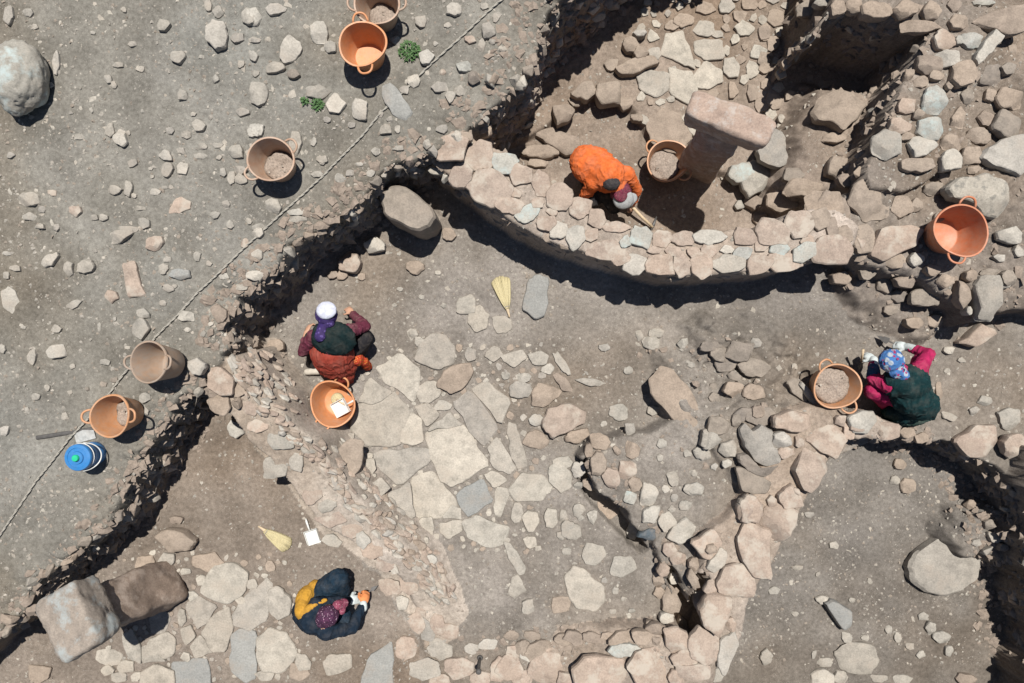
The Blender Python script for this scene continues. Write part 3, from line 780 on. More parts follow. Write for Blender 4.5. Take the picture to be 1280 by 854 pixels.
PAVE_F = tile(0, 640, 0.3125, [
    ([(800, 320), (850, 225), (930, 210), (985, 250), (975, 320), (910, 365), (850, 350)], 'w', .04), ([(935, 410), (980, 340), (1060, 275), (1080, 300), (1065, 430), (1000, 470), (940, 450)], 'w'),
    ([(1072, 320), (1110, 303), (1160, 345), (1155, 410), (1110, 432), (1075, 400)], 'w', .06), ([(1030, 510), (1075, 470), (1140, 490), (1182, 570), (1130, 640), (1050, 635), (1028, 570)], 'w', .06),
    ([(925, 500), (960, 475), (1025, 490), (1020, 660), (980, 680), (920, 630)], 'c', .03), ([(808, 485), (850, 420), (910, 385), (928, 470), (900, 555), (850, 555)], 'g'),
    ([(740, 380), (790, 340), (865, 380), (830, 440), (790, 465)], 'g'), ([(720, 470), (760, 455), (780, 500), (740, 535)], 'g'), ([(760, 540), (800, 495), (850, 560), (780, 585)], 'g'),
    (725, 420, 34, 70, 'g'), ([(690, 610), (820, 595), (840, 685), (835, 720), (695, 720)], 'c'), ([(560, 650), (620, 612), (690, 640), (690, 720), (560, 720)], 'g'),
    ([(485, 500), (525, 470), (560, 540), (560, 605), (510, 580)], 'g'), ([(565, 545), (600, 530), (660, 595), (570, 605)], 'g'), (640, 540, 110, 110, 'g'), (640, 440, 90, 90, 'g'),
    (500, 620, 75, 50, 'w'), (430, 635, 50, 40, 'w'), (435, 585, 100, 60, 'w'), (155, 650, 90, 70, 't'), (830, 205, 110, 80, 't', .03), (800, 275, 40, 40, 'w'), (1005, 290, 40, 40, 'w'),
    (765, 335, 45, 40, 'w'), (960, 355, 36, 30, 'w'), (740, 580, 45, 36, 'w'), (1060, 655, 70, 40, 'g'), (1190, 640, 80, 60, 't'), (1080, 220, 36, 40, 't'), (665, 190, 60, 60, 'w', .03),
    (580, 205, 90, 60, 't'), (740, 240, 40, 26, 'w'), (540, 660, 40, 36, 'w'), (470, 665, 60, 40, 'g')])
PAVE_F += tile(310, 564, S3, [([(415, 870), (445, 760), (525, 710), (530, 870)], 'c', .03), (330, 790, 120, 80, 'g'), (200, 780, 60, 60, 'g')])
PAVE_B = tile(630, 0, S3, [
    (820, 20, 65, 60, 'w'), (740, 105, 80, 65, 'w'), ([(705, 150), (800, 145), (808, 215), (740, 220), (705, 190)], 'w'), ([(600, 125), (660, 115), (690, 200), (700, 250), (640, 225), (580, 200)], 'w', .03),
    (885, 105, 70, 55, 'w'), (790, 127, 40, 28, 'w'), (850, 145, 36, 40, 'w'), (820, 185, 24, 40, 'w'), (935, 190, 60, 55, 'w'), (835, 250, 55, 75, 'w'),
    ([(700, 280), (740, 225), (800, 260), (805, 300), (755, 325), (715, 320)], 'w'), ([(610, 250), (690, 265), (712, 330), (680, 380), (615, 340)], 'w'), (555, 300, 120, 90, 'w'),
    (665, 70, 80, 50, 't'), (740, 30, 70, 50, 't'), (915, 255, 50, 60, 'w'), (885, 290, 36, 36, 'w'), (915, 340, 40, 70, 't'), (845, 330, 40, 60, 't'),
    ([(655, 435), (690, 400), (735, 470), (705, 505)], 'w', .04), ([(530, 450), (590, 400), (660, 430), (690, 500), (640, 560), (545, 520)], 't', .03), (950, 385, 50, 50, 't'),
    (870, 220, 40, 36, 't'), (960, 120, 40, 60, 't'), (870, 60, 50, 50, 't'), (905, 20, 60, 40, 't'), (960, 250, 36, 40, 't'), (770, 345, 40, 40, 't'), (620, 95, 50, 40, 't')])
PAVE_B += tile(950, 0, S3, [(55, 370, 60, 55, 't'), (15, 220, 40, 60, 't'), (60, 60, 70, 60, 't'), (20, 310, 36, 50, 't'), (50, 160, 40, 50, 't'), (110, 350, 40, 36, 't'), (15, 120, 40, 50, 't')])
BROCK = tile(630, 0, S3, [
    (390, 340, 95, 90, 't', .16), (300, 330, 100, 75, 't', .13), (260, 370, 50, 40, 't', .08), (220, 415, 80, 80, 't', .15), ([(110, 490), (180, 460), (280, 500), (290, 555), (230, 570), (180, 540)], 't', .12),
    (140, 555, 140, 50, 't', .10), (490, 235, 160, 64, 20, 't', .12), (505, 190, 60, 55, 't', .14), (470, 165, 60, 60, 't', .10), (505, 120, 50, 30, 'w', .12), (395, 235, 50, 50, 't', .08),
    (490, 430, 50, 36, 't', .07), (450, 380, 60, 50, 't', .06), (880, 635, 100, 80, 'b', .12), (920, 740, 70, 60, 't', .10), (870, 755, 40, 36, 'g', .07), (945, 800, 60, 50, 't', .04), (120, 600, 80, 36, 't', .05)])
BROCK += tile(950, 0, S3, [
    ([(205, 400), (240, 340), (310, 315), (400, 385), (360, 440), (310, 485), (270, 450), (215, 440)], 't', .15), (245, 310, 60, 40, 't', .08), (280, 505, 80, 40, 't', .06),
    ([(-10, 540), (50, 460), (130, 540), (135, 590), (70, 620), (0, 590)], 'g', .10), ([(-60, 600), (0, 585), (60, 625), (20, 700), (-40, 730), (-70, 680)], 'g', .10), (130, 640, 90, 60, 'd', .07),
    (165, 690, 140, 80, 't', .09), (80, 740, 120, 70, 't', .08), (250, 760, 150, 120, 't', .07), (20, 460, 50, 70, 'p', .08), (290, 610, 80, 90, 't', .12), (320, 665, 60, 50, 't', .06)])
EWST = tile(260, 440, 200 / 949, [
    (75, 170, 160, 180, 'p', .09), (180, 235, 80, 80, 't', .05), (60, 310, 130, 130, 't', .05), (155, 455, 90, 110, 40, 'w', .10), (425, 530, 140, 110, 'g', .03), (400, 690, 170, 150, 'g', .05),
    (520, 650, 90, 120, 'g', .04), (240, 330, 110, 90, 'p', .02), (290, 430, 110, 90, 'p', .02)])
EWST += tile(380, 600, 200 / 949, [
    (130, 155, 120, 80, 'g', .03), ([(310, 320), (345, 305), (400, 365), (345, 420), (310, 390)], 'w', .05), (530, 525, 44, 80, 25, 'w', .04), (570, 730, 90, 90, 'w', .03), (160, 230, 180, 120, 'p', .02),
    (160, 360, 120, 70, -20, 'w', .03), (280, 290, 150, 130, 'p', .02), (400, 430, 120, 100, 'p', .02), (480, 500, 100, 90, 'p', .02), (40, 90, 120, 120, 'p', .02), (620, 620, 120, 110, 'p', .02),
    (500, 640, 140, 100, 'p', .02), (745, 480, 75, 60, 'w', .03), (680, 400, 90, 60, 't', .03), (690, 790, 60, 60, 'p', .03)])
EWST += tile(310, 564, S3, [(710, 735, 90, 80, 'g', .03), (640, 660, 100, 90, 'g', .02), (700, 640, 60, 70, 'p', .03)])
EWST += tile(0, 0, 1, [
    (548, 812, 30, 22, 'g', .03), (575, 836, 36, 26, 'p', .05), (612, 806, 26, 13, 'w', .03), (561, 790, 22, 18, 'p', .03), (628, 838, 32, 28, 'p', .06), (641, 815, 24, 18, 'p', .05),
    (590, 812, 20, 13, 'w', .03), (531, 838, 36, 26, 'g', .03), (656, 848, 28, 20, 'p', .06), (508, 812, 26, 28, 'p', .03), (660, 818, 20, 20, 'w', .05), (682, 812, 22, 16, 'p', .05), (602, 850, 26, 18, 'p', .05),
    (550, 852, 26, 16, 'p', .04), (520, 780, 22, 26, 'p', .03), (665, 795, 22, 12, 't', .04), (640, 795, 20, 12, 't', .03), (705, 800, 24, 14, 't', .05)])
HROOMST = tile(950, 564, S3, [
    ([(550, 430), (580, 375), (690, 315), (760, 340), (850, 400), (820, 480), (700, 540), (620, 525), (560, 480)], 'g', .13), (870, 320, 50, 40, 'g', .05), (800, 340, 40, 30, 'g', .04), (850, 270, 40, 40, 'd', .06), (900, 360, 40, 30, 'd', .05),
    ([(240, 565), (265, 550), (340, 590), (345, 655), (310, 665)], 'c', .12), (235, 550, 60, 30, 'w', .05), (355, 770, 165, 110, 'g', .03), (235, 840, 80, 70, 'w', .06), (300, 835, 60, 50, 'g'),
    (240, 780, 60, 40, 'g'), (25, 760, 50, 60, 'g'), (440, 838, 70, 30), (525, 845, 80, 40), (765, 845, 80, 50, 't', .06), (555, 720, 30, 30), (595, 750, 36, 30, 'w'), (510, 685, 30, 40),
    (635, 655, 40, 50, 'g', .05), (475, 660, 30, 30), (200, 750, 24, 30), (55, 515, 50, 30), (275, 350, 40, 30), (500, 110, 36, 36), (545, 130, 60, 60, 't', .04), (140, 430, 40, 20), (185, 235, 36, 24),
    (215, 455, 20, 20), (405, 480, 22, 24), (520, 50, 60, 40, 't', .05), (600, 610, 40, 30), (670, 690, 70, 50), (700, 740, 40, 40), (340, 550, 24, 20), (390, 690, 30, 24), (130, 600, 24, 20), (320, 690, 40, 40)])

# --- loose stones are things; look-alikes of one place share label and group
CW = {'g': 'grey limestone', 'w': 'pale limestone', 'p': 'pinkish limestone', 't': 'tan limestone', 'b': 'bluish white lichened stone', 'd': 'dusty brown stone',
      'c': 'smooth blue-grey stone', 'k': 'dark slate', 's': 'speckled boulder', 'o': 'pitted boulder'}


MARKS = [('the pitted boulder', 26, 97), ('the bright orange bucket', 453, 60), ('the dusty brown bucket', 338, 200), ('the tipped grey-lined bucket', 188, 453),
         ('the bucket of stony soil', 140, 520), ('the blue water jug', 99, 570), ('the green weed', 512, 65), ('the twin weed tufts', 392, 130), ('the long rope', 560, 60),
         ('the long rope', 420, 205), ('the long rope', 290, 325), ('the long rope', 30, 625), ('the trench rim', 640, 60), ('the trench rim', 600, 130), ('the trench rim', 330, 370),
         ('the trench rim', 400, 265), ('the flat-topped stump', 509, 258), ('the red-vested digger', 415, 430), ('the straw brush and grey slab', 645, 372), ('the fallen pink boulder', 705, 525),
         ('the big leaning flagstone', 845, 495), ('the black crack', 760, 620), ('the rounded flagstone', 730, 737), ('the white square flagstone', 664, 611), ('the blue-grey flagstone', 592, 622),
         ('the bucket holding white tools', 415, 505), ('the curved wall', 850, 400), ('the passage earth', 960, 420), ('the orange-jacketed digger', 755, 225), ('the soil bucket by the pillar', 836, 200),
         ('the upright pillar', 905, 160), ('the black pit', 1060, 80), ('the shaded trench foot', 690, 140), ('the pale flagstones', 840, 80), ('the wall with bluish capstones', 1075, 190),
         ('the wide grey boulder', 1185, 712), ('the tilted blue-grey slab', 1050, 770), ('the pink block wall', 990, 680), ('the shaded bank', 1200, 640), ('the pale stones', 1040, 840),
         ('the magenta-sleeved digger', 1120, 480), ('the pointed pink slab', 1222, 550), ('the slab heap', 940, 570), ('the long pinkish slab', 165, 348), ('the bare middle soil', 100, 220)]


def loose(items, where, group, default='g', deft=0.022, name='stone', cat='stone', parent=None):
    for kind, g, m, t in items:
        m = m or default; t = t or deft
        kw = dict(px_pts=g) if kind == 'poly' else dict(ell=g)
        if t == deft and kind == 'ell': t = max(0.012, min(0.05, 0.0026 * min(g[2], g[3])))
        o = put_stone(name, mat=m, thick=t, jag=0.07, parent=parent, **kw)
        if parent: continue
        if kind == 'ell': cx, cy, w_, h_ = g[:4]
        else:
            cx = sum(p[0] for p in g) / len(g); cy = sum(p[1] for p in g) / len(g)
            w_ = max(p[0] for p in g) - min(p[0] for p in g); h_ = max(p[1] for p in g) - min(p[1] for p in g)
        d = max(w_, h_); asp = d / min(w_, h_)
        size = 'small' if d < 11 else ('fist-sized' if d < 17 else ('hand-sized' if d < 25 else 'large'))
        shp = 'narrow' if asp > 2.2 else ('oblong' if asp > 1.4 else 'blocky')
        mk = min(MARKS, key=lambda q: (q[1] - cx) ** 2 + (q[2] - cy) ** 2)
        tag(o, f'{size} {shp} {CW[m]} {where} near {mk[0]}', cat, group)


def parts(items, parent, name, default='w', deft=0.022, jag=0.05, dome=0.2, low=1.0, grow=1.03, fac=True):
    for kind, g, m, t in items:
        kw = dict(px_pts=g) if kind == 'poly' else dict(ell=g)
        m = m or default
        if name == 'paving_slab': m = {'w': 'f', 'g': 'h'}.get(m, m)
        put_stone(name, mat=m, thick=(t or deft) * low * rng.uniform(0.75, 1.2), parent=parent, jag=jag, dome=dome, facets=fac and name == 'stone', grow=grow, **kw)


loose(LOOSE, 'on the plateau', 'loose stones on the plateau')
loose(MAINST, 'on the room floor', 'loose stones in the main room')
heap = tag(empty('rubble_heap'), 'heap of collapsed grey and tan stones beside the black crack', 'rubble heap')
loose(RUBST, '', '', deft=0.04, parent=heap)
bank = tag(empty('rubble_bank'), 'bank of dusty tan wall stones around the orange bucket and speckled boulder', 'rubble bank')
loose(EASTST, '', '', 't', 0.05, parent=bank)
loose(FALLEN, 'on trodden earth', 'rocks near the passage', 'g', 0.025, 'rock', 'rock')
loose(BROCK, 'on the earth', 'rocks in the pillar room', 't', 0.08, 'rock', 'rock')
loose(HROOMST, 'on bare earth', 'rocks in the bare room', 'g', 0.03, 'rock', 'rock')
for lab, nm in (('main', PAVE_D), ('lower', PAVE_F), ('pillar', PAVE_B)):
    pf = empty('paved_floor')
    tag(pf, {'main': 'irregular pale flagstones set in the earth of the main room',
             'lower': 'pale flagstones beside the leaning pillar and the mustard vest',
             'pillar': 'worn flagstones behind the upright pillar'}[lab], kind='structure')
    parts(nm, pf, 'paving_slab', deft=0.030, jag=0.035, dome=0.03, grow=1.09)
r3 = random.Random(8); placed = []
for _ in range(900):
    x = r3.uniform(800, 1000); y = r3.uniform(-5, 150); w_ = r3.uniform(9, 19)
    if x > 985 and y > 20: continue
    if y > 95 and 850 < x < 960: continue
    near = [g for k_, g, m_, t_ in PAVE_B]
    ok = all((x - a) ** 2 + (y - b) ** 2 > ((w_ + c) * 0.50) ** 2 for a, b, c in placed)
    for g in near:
        if isinstance(g[0], tuple):
            a = sum(p[0] for p in g) / len(g); b = sum(p[1] for p in g) / len(g); c = max(p[0] for p in g) - min(p[0] for p in g)
        else: a, b, c = g[0], g[1], max(g[2], g[3])
        if (x - a) ** 2 + (y - b) ** 2 < ((w_ + c) * 0.46) ** 2: ok = False
    if ok:
        placed.append((x, y, w_))
        put_stone('paving_slab', ell=(x, y, w_, w_ * r3.uniform(0.7, 1.0), r3.uniform(0, 180)), mat=r3.choice('fthh'), thick=0.02, parent=pf, facets=False, jag=0.04, dome=0.1)
for items, x0, x1, y0, y1, n_, off in ((PAVE_D, 425, 680, 430, 690, 900, 0), (PAVE_F, 130, 375, 690, 850, 500, 1)):
    pfl = [o for o in bpy.data.objects if o.name.startswith('paved_floor')][off]
    placed = []
    occ = []
    for k_, g, m_, t_ in items:
        if k_ == 'poly': occ.append([Vector(p) for p in g])
        else: occ.append([Vector((g[0] + 0.5 * g[2] * math.cos(t), g[1] + 0.5 * g[3] * math.sin(t))) for t in np.linspace(0, 5.6, 9)])
    for _ in range(n_):
        x = r3.uniform(x0, x1); y = r3.uniform(y0, y1); w_ = r3.uniform(5, 10)
        ok = all((x - a) ** 2 + (y - b) ** 2 > ((w_ + c) * 0.55) ** 2 for a, b, c in placed)
        near = False
        for po in occ:
            if not ok: break
            d = float(sdf([tuple(p) for p in po], np.array([x]), np.array([y]))[0])
            if d > -w_ * 0.35: ok = False
            if d > -14: near = True
        if ok and near:
            placed.append((x, y, w_))
            put_stone('paving_slab', ell=(x, y, w_, w_ * r3.uniform(0.6, 1.0), r3.uniform(0, 180)), mat=r3.choice('fht'), thick=0.012, parent=pfl, facets=False, jag=0.05, dome=0.1)
parts(EWST, WALLS[0], 'stone', 'p', 0.03, low=0.7, grow=1.05)
parts(BLOCKS, WALLS[1], 'stone', 'p', 0.045, low=0.72, grow=1.19, fac=False)
parts(NBLOCK, WALLS[2], 'stone', 't', 0.06)
parts(RBLOCK, WALLS[3], 'stone', 't', 0.05)
parts(R2BLOCK, WALLS[4], 'stone', 'p', 0.08, low=0.85, grow=1.08)

# singular stones
def round_boulder(cx, cy, w_, h_, ht, mat, sink, pits, label, name='boulder'):
    zg = hit(cx, cy)
    zg = W(cx, cy, 0).z if False else height(*W(cx, cy, ht * 0.6).xy)
    zc = zg + ht / 2 - sink
    k = (CAM_H - zc) / FPX
    c = W(cx, cy, zc)
    bm = bmesh.new()
    bmesh.ops.create_icosphere(bm, subdivisions=5, radius=1)
    pr = random.Random(3)
    ps = [(Vector((pr.gauss(0, 1), pr.gauss(0, 1), abs(pr.gauss(0, 1)))).normalized(), pr.uniform(0.05, 0.11)) for _ in range(pits)]
    for v in bm.verts:
        n = v.co.normalized()
        d = 1 + 0.13 * mnoise.noise(n * 1.6 + Vector((3, 1, 7))) + 0.05 * mnoise.noise(n * 4.5) + 0.022 * mnoise.noise(n * 11) + 0.010 * mnoise.noise(n * 26)
        for p, r_ in ps:
            q = (n - p).length / r_
            if q < 1: d -= 0.055 * (1 - q * q) * (r_ / 0.08)
        v.co = Vector((n.x * w_ / 2 * k * d, n.y * h_ / 2 * k * d, n.z * ht / 2 * d))
    me = bpy.data.meshes.new(name); bm.to_mesh(me); bm.free()
    me.polygons.foreach_set('use_smooth', [True] * len(me.polygons))
    return tag(link(name, me, MS[mat], None, c), label, 'boulder')


round_boulder(24, 97, 66, 92, 0.42, 'o', 0.05, 38, 'big pitted grey boulder with pale lichen standing on the plateau')
o = put_stone('stone_stump', px_pts=[(472, 244), (484, 232), (500, 230), (520, 240), (540, 258), (546, 272), (538, 284), (522, 290), (500, 280), (478, 268)], mat='d', thick=0.62, depth=0.1, dome=0.0, jag=0.03, facets=False)
tag(o, 'flat-topped oval stone stump standing under the corner of the curved wall', 'standing stone')
o = put_stone('rock', px_pts=[(190, 672), (205, 662), (228, 665), (243, 678), (236, 690), (212, 693)], mat='t', thick=0.13, dome=0.5)
tag(o, 'rounded brown rock between the trench side and pale flagstones', 'rock')
o = put_stone('pebble', ell=(219, 650, 17, 11, 0), mat='t', thick=0.04)
tag(o, 'small oval tan stone just above the rounded brown rock', 'stone')
o = put_stone('cobble', ell=(811, 668, 25, 18, 0), mat='k', thick=0.10, dome=0.4, zoff=0.02)
tag(o, 'dark blue slate cobble at the end of the crack', 'stone')

# --- shared rubble meshes
VAR = []
for k in range(18):
    r2 = random.Random(100 + k)
    bm = bmesh.new()
    for i in range(15):
        v = Vector((r2.gauss(0, 1), r2.gauss(0, 1), r2.gauss(0, 1))).normalized() * r2.uniform(0.40, 0.56)
        bm.verts.new(v)
    bmesh.ops.convex_hull(bm, input=bm.verts)
    bmesh.ops.delete(bm, geom=[v for v in bm.verts if not v.link_faces], context='VERTS')
    bmesh.ops.bevel(bm, geom=bm.edges[:], offset=0.03, segments=1, affect='EDGES')
    me = bpy.data.meshes.new('rubble_stone'); bm.to_mesh(me); bm.free()
    me.materials.append(MS['t'])
    VAR.append(me)


def rubble(name, pos, size, mat, parent, quat=None):
    o = bpy.data.objects.new(name, rng.choice(VAR))
    COL.objects.link(o)
    o.location = pos
    o.scale = size
    o.rotation_mode = 'QUATERNION'
    o.rotation_quaternion = quat if quat is not None else Quaternion((rng.gauss(0, 1), rng.gauss(0, 1), rng.gauss(0, 1), rng.gauss(0, 1))).normalized()
    o.material_slots[0].link = 'OBJECT'
    o.material_slots[0].material = MS[mat]
    if parent: o.parent = parent
    return o


def along(pts, z):
    P = [W(x, y, z) for x, y in pts]
    L = [0]
    for i in range(len(P) - 1): L.append(L[-1] + (P[i + 1] - P[i]).length)

    def at(s):
        s = min(max(s, 0), L[-1] - 1e-6)
        i = max(k for k in range(len(P) - 1) if L[k] <= s)
        d = (P[i + 1] - P[i]).normalized()
        return P[i] + d * (s - L[i]), d
    return at, L[-1]


# coursed face of the curved wall, seen in shade
at, Ltot = along(CURVE_IN, -0.17)
for course in range(8):
    z = -0.24 - course * 0.088
    s = rng.uniform(0, 0.1)
    while s < Ltot:
        ln = rng.uniform(0.12, 0.26)
        p, d = at(s + ln / 2)
        n = Vector((d.y, -d.x, 0))              # towards the main room
        if n.y > 0: n = -n
        q = p + n * (-0.03 - 0.003 * course + rng.uniform(-0.02, 0.02)); q.z = z + rng.uniform(-0.01, 0.01)
        rot = Quaternion((0, 0, 1), math.atan2(d.y, d.x) + rng.uniform(-0.06, 0.06))
        rubble('stone', q, (ln * 1.0, 0.15, 0.10), rng.choice('tptd'), WALLS[1], rot)
        s += ln
# battered east face of the diagonal wall: thin stones laid on edge
at, Ltot = along([(300, 452), (330, 500), (372, 545), (400, 580), (440, 640), (490, 690), (520, 735), (540, 780)], -0.3)
for k in range(320):
    s = rng.uniform(0, 1) ** 1.1 * Ltot
    p, d = at(s)
    n = Vector((-d.y, d.x, 0))
    if n.x < 0: n = -n
    f = rng.uniform(-0.05, 0.22)
    q = p + n * f
    q.z = height(q.x, q.y) + rng.uniform(0.0, 0.03)
    if (q.xy - W(415, 505, -0.75).xy).length < 0.28: continue
    ln = rng.uniform(0.08, 0.20)
    rot = Quaternion((0, 0, 1), math.atan2(d.y, d.x) + rng.gauss(0.25, 0.3)) @ Quaternion((1, 0, 0), rng.uniform(0.2, 0.9))
    rubble('stone', q, (ln, rng.uniform(0.035, 0.075), rng.uniform(0.06, 0.09)), rng.choice('pptpwg'), WALLS[0], rot)
# stones bedded in the trench sides and along the rims
cands = []


def band(edge, z, n, dmin, dmax, side, big=1.0):
    at, L = along(edge, z)
    for _ in range(n):
        p, d = at(rng.uniform(0, L))
        nn = Vector((-d.y, d.x, 0)) * side
        q = p + nn * rng.uniform(dmin, dmax)
        q.z = height(q.x, q.y)
        s = 0.03 + 0.13 * rng.random() ** 2.6
        cands.append((s * big, q))


band(EDGE_B, 0, 560, -0.36, 0.12, 1, 1.1)
band(EDGE_D, 0, 480, -0.26, 0.12, 1)
band(EDGE_F, 0, 360, -0.14, 0.16, 1, 0.85)
band([(1070, 318), (1100, 330), (1140, 343), (1180, 356), (1202, 378), (1226, 398), (1250, 390), (1300, 388)], -0.26, 160, -0.3, 0.3, -1)
band([(1050, 548), (1100, 546), (1142, 551), (1168, 566), (1202, 582), (1228, 602), (1250, 640), (1268, 682), (1284, 740), (1300, 860)], -0.78, 330, -0.2, 0.12, -1, 1.0)
face_later = True
band([(1040, -40), (1028, 44), (1038, 24), (1058, 10), (1082, 8), (1104, 18), (1130, 26), (1165, 26)], -0.16, 70, -0.12, 0.1, -1)
band([(1165, 30), (1150, 68), (1135, 100), (1118, 135), (1104, 160), (1090, 190), (1080, 214)], -0.17, 60, -0.06, 0.06, -1)
band([(1090, 10), (1180, 120), (1230, 190), (1270, 330)], -0.26, 140, -0.5, 0.5, 1)
band([(725, 575), (752, 612), (790, 645), (800, 662), (826, 700), (838, 735), (850, 760)], -0.66, 130, -0.35, 0.05, -1, 0.8)
band([(890, 420), (905, 520), (880, 600)], -0.8, 130, -0.4, 0.8, -1, 0.8)
band([(1200, 670), (1262, 660)], -1.2, 60, -0.2, 0.2, 1, 0.7)
band([(1255, 600), (1290, 720), (1310, 860)], -0.8, 90, -0.3, 0.3, 1, 1.0)
band([(560, 830), (700, 806), (850, 800)], -0.45, 80, -0.05, 0.25, -1, 0.8)
band([(870, 680), (905, 690), (880, 760)], -0.45, 40, -0.15, 0.15, -1, 0.9)


def face_band(edge, z0, z1, n, side, big=1.0):
    """stones sticking out of a trench side"""
    at, L = along(edge, z0)
    for _ in range(n):
        p, d = at(rng.uniform(0, L))
        nn = Vector((-d.y, d.x, 0)) * side
        z = rng.uniform(z1, z0)
        for k in range(60):
            q = p + nn * (0.35 - 0.012 * k)
            if height(q.x, q.y) >= z: break
        q.z = z
        s = 0.04 + 0.14 * rng.random() ** 2.0
        cands.append((s * big, q))


face_band(EDGE_B, -0.03, -1.3, 800, 1, 1.1)
face_band(EDGE_D, -0.03, -0.85, 600, 1)
face_band(EDGE_F, -0.03, -0.8, 700, 1, 1.0)
face_band([(1308, 622), (1322, 665), (1334, 725), (1340, 800), (1344, 870)], -0.42, -1.35, 260, -1)
face_band([(1100, 546), (1142, 551), (1168, 566), (1202, 582), (1228, 602), (1250, 640)], -0.8, -1.35, 200, -1)
face_band([(1040, -40), (1028, 44), (1038, 24), (1058, 10), (1082, 8), (1104, 18), (1130, 26), (1165, 26)], -0.2, -1.3, 130, -1)
face_band([(1165, 30), (1150, 68), (1135, 100), (1118, 135), (1104, 160), (1090, 190), (1080, 214)], -0.2, -1.0, 90, -1)
cands.sort(key=lambda c: -c[0])


def rub_col(q):
    r = rng.random()
    return 'w' if r < 0.10 else ('g' if r < 0.34 else ('t' if r < 0.70 else ('d' if r < 0.9 else 'p')))


for s, q in cands[:300]:
    rubble('rubble_stone', q + Vector((0, 0, s * 0.12)), (s, s * rng.uniform(0.6, 0.95), s * rng.uniform(0.45, 0.8)), rub_col(q), ground)


# the small remainder and the gravel: one mesh per tone
OCT = np.array([(1, 0, 0), (0, 1, 0), (-1, 0, 0), (0, -1, 0), (0.1, 0.1, 0.75), (0.55, 0.5, 0.45), (-0.5, 0.5, 0.4), (-0.5, -0.55, 0.45), (0.5, -0.5, 0.4)], np.float32)
OF = [(0, 1, 5), (1, 2, 6), (2, 3, 7), (3, 0, 8), (0, 5, 4, 8), (5, 1, 6, 4), (6, 2, 7, 4), (7, 3, 8, 4)]


def pebbles(name, pts, mat, parent=None, low=1.0):
    V = []; F = []
    n = 0
    for x, y, z, s in pts:
        a = rng.random() * 6.28; c, sn = math.cos(a), math.sin(a)
        j = OCT * (1 + nrg.normal(0, 0.16, OCT.shape)) * np.array((s, s * rng.uniform(0.55, 1), s * low * rng.uniform(0.4, 0.8)))
        tx, ty = rng.gauss(0, 0.25 * low), rng.gauss(0, 0.25 * low)
        for v in j:
            V.append((x + v[0] * c - v[1] * sn, y + v[0] * sn + v[1] * c, z - 0.15 * s * low + v[2] + tx * v[0] + ty * v[1]))
        for f in OF: F.append(tuple(q + n for q in f))
        n += 9
    me = mesh(name, V, F, False)
    o = link(name, me, MS[mat], parent)
    return o


small = [(q.x, q.y, q.z, s * 0.5) for s, q in cands[300:]]
o = pebbles('rubble', small, 't', ground); o['kind'] = 'stuff'
flat = {'w': [], 'g': []}
for _ in range(7500):
    x = rng.uniform(-5.4, 5.2); y = rng.uniform(-3.7, 3.7)
    i = FOFF + int((x - fx0) / GS); j = FOFF + int((y - fy0) / GS)
    cl = float(vnoise(np.array([x]), np.array([y]), 0.42, 60)[0]) + 0.5 * float(vnoise(np.array([x]), np.array([y]), 0.15, 61)[0])
    sid = int(soil_id[j, i])
    east = sid == 7 and x > -2.9
    if sid in (5, 6) or rng.random() > (1.1 if east else (0.6 if sid == 7 else 0.38)) * max(0.05, 0.45 + 1.1 * cl): continue
    flat['w' if rng.random() < 0.45 else 'g'].append((x, y, float(H[j, i]) - 0.002, 0.012 + (0.042 if east else 0.030) * rng.random() ** 2.2))
for k in flat:
    o = pebbles('stone_chips', flat[k], {'w': 'f', 'g': 'h'}[k], None, 0.38)
    tag(o, {'w': 'pale', 'g': 'grey'}[k] + ' limestone chips half buried in the trodden earth', 'stone chips', kind='stuff')
tones = {'g': [], 'w': [], 'd': []}
cnt = 0
while cnt < 26000:
    x = rng.uniform(-5.4, 5.4); y = rng.uniform(-3.7, 3.7)
    i = FOFF + int((x - fx0) / GS); j = FOFF + int((y - fy0) / GS)
    sid = soil_id[j, i]
    dens = {7: 0.9, 0: 0.55, 1: 0.4, 2: 0.5, 3: 0.75, 4: 0.9, 5: 0.3, 6: 0.4}[int(sid)]
    dens *= 0.35 + 1.3 * max(0, 0.5 + 0.9 * float(vnoise(np.array([x]), np.array([y]), 0.55, 40)[0]))
    if rng.random() > dens: continue
    s = 0.0045 + 0.022 * rng.random() ** 3.6
    k = rng.random()
    tones['w' if k < 0.07 else ('g' if k < 0.65 else 'd')].append((x, y, float(H[j, i]), s))
    cnt += 1
for k, lab in (('g', 'grey'), ('w', 'pale'), ('d', 'brown')):
    o = pebbles('gravel', tones[k], k)
    tag(o, f'{lab} limestone gravel strewn over the bare earth', 'gravel', kind='stuff')
# ------------------------------------------------------------------ buckets
def lathe(prof, n=40):
    V = []; F = []
    for r_, z in prof:
        for i in range(n):
            a = 2 * math.pi * i / n
            V.append((r_ * math.cos(a), r_ * math.sin(a), z))
    m = len(prof)
    for k in range(m - 1):
        for i in range(n):
            j = (i + 1) % n
            F.append((k * n + i, k * n + j, (k + 1) * n + j, (k + 1) * n + i))
    F.append(tuple(reversed(range(n)))); F.append(tuple(range((m - 1) * n, m * n)))
    return V, F


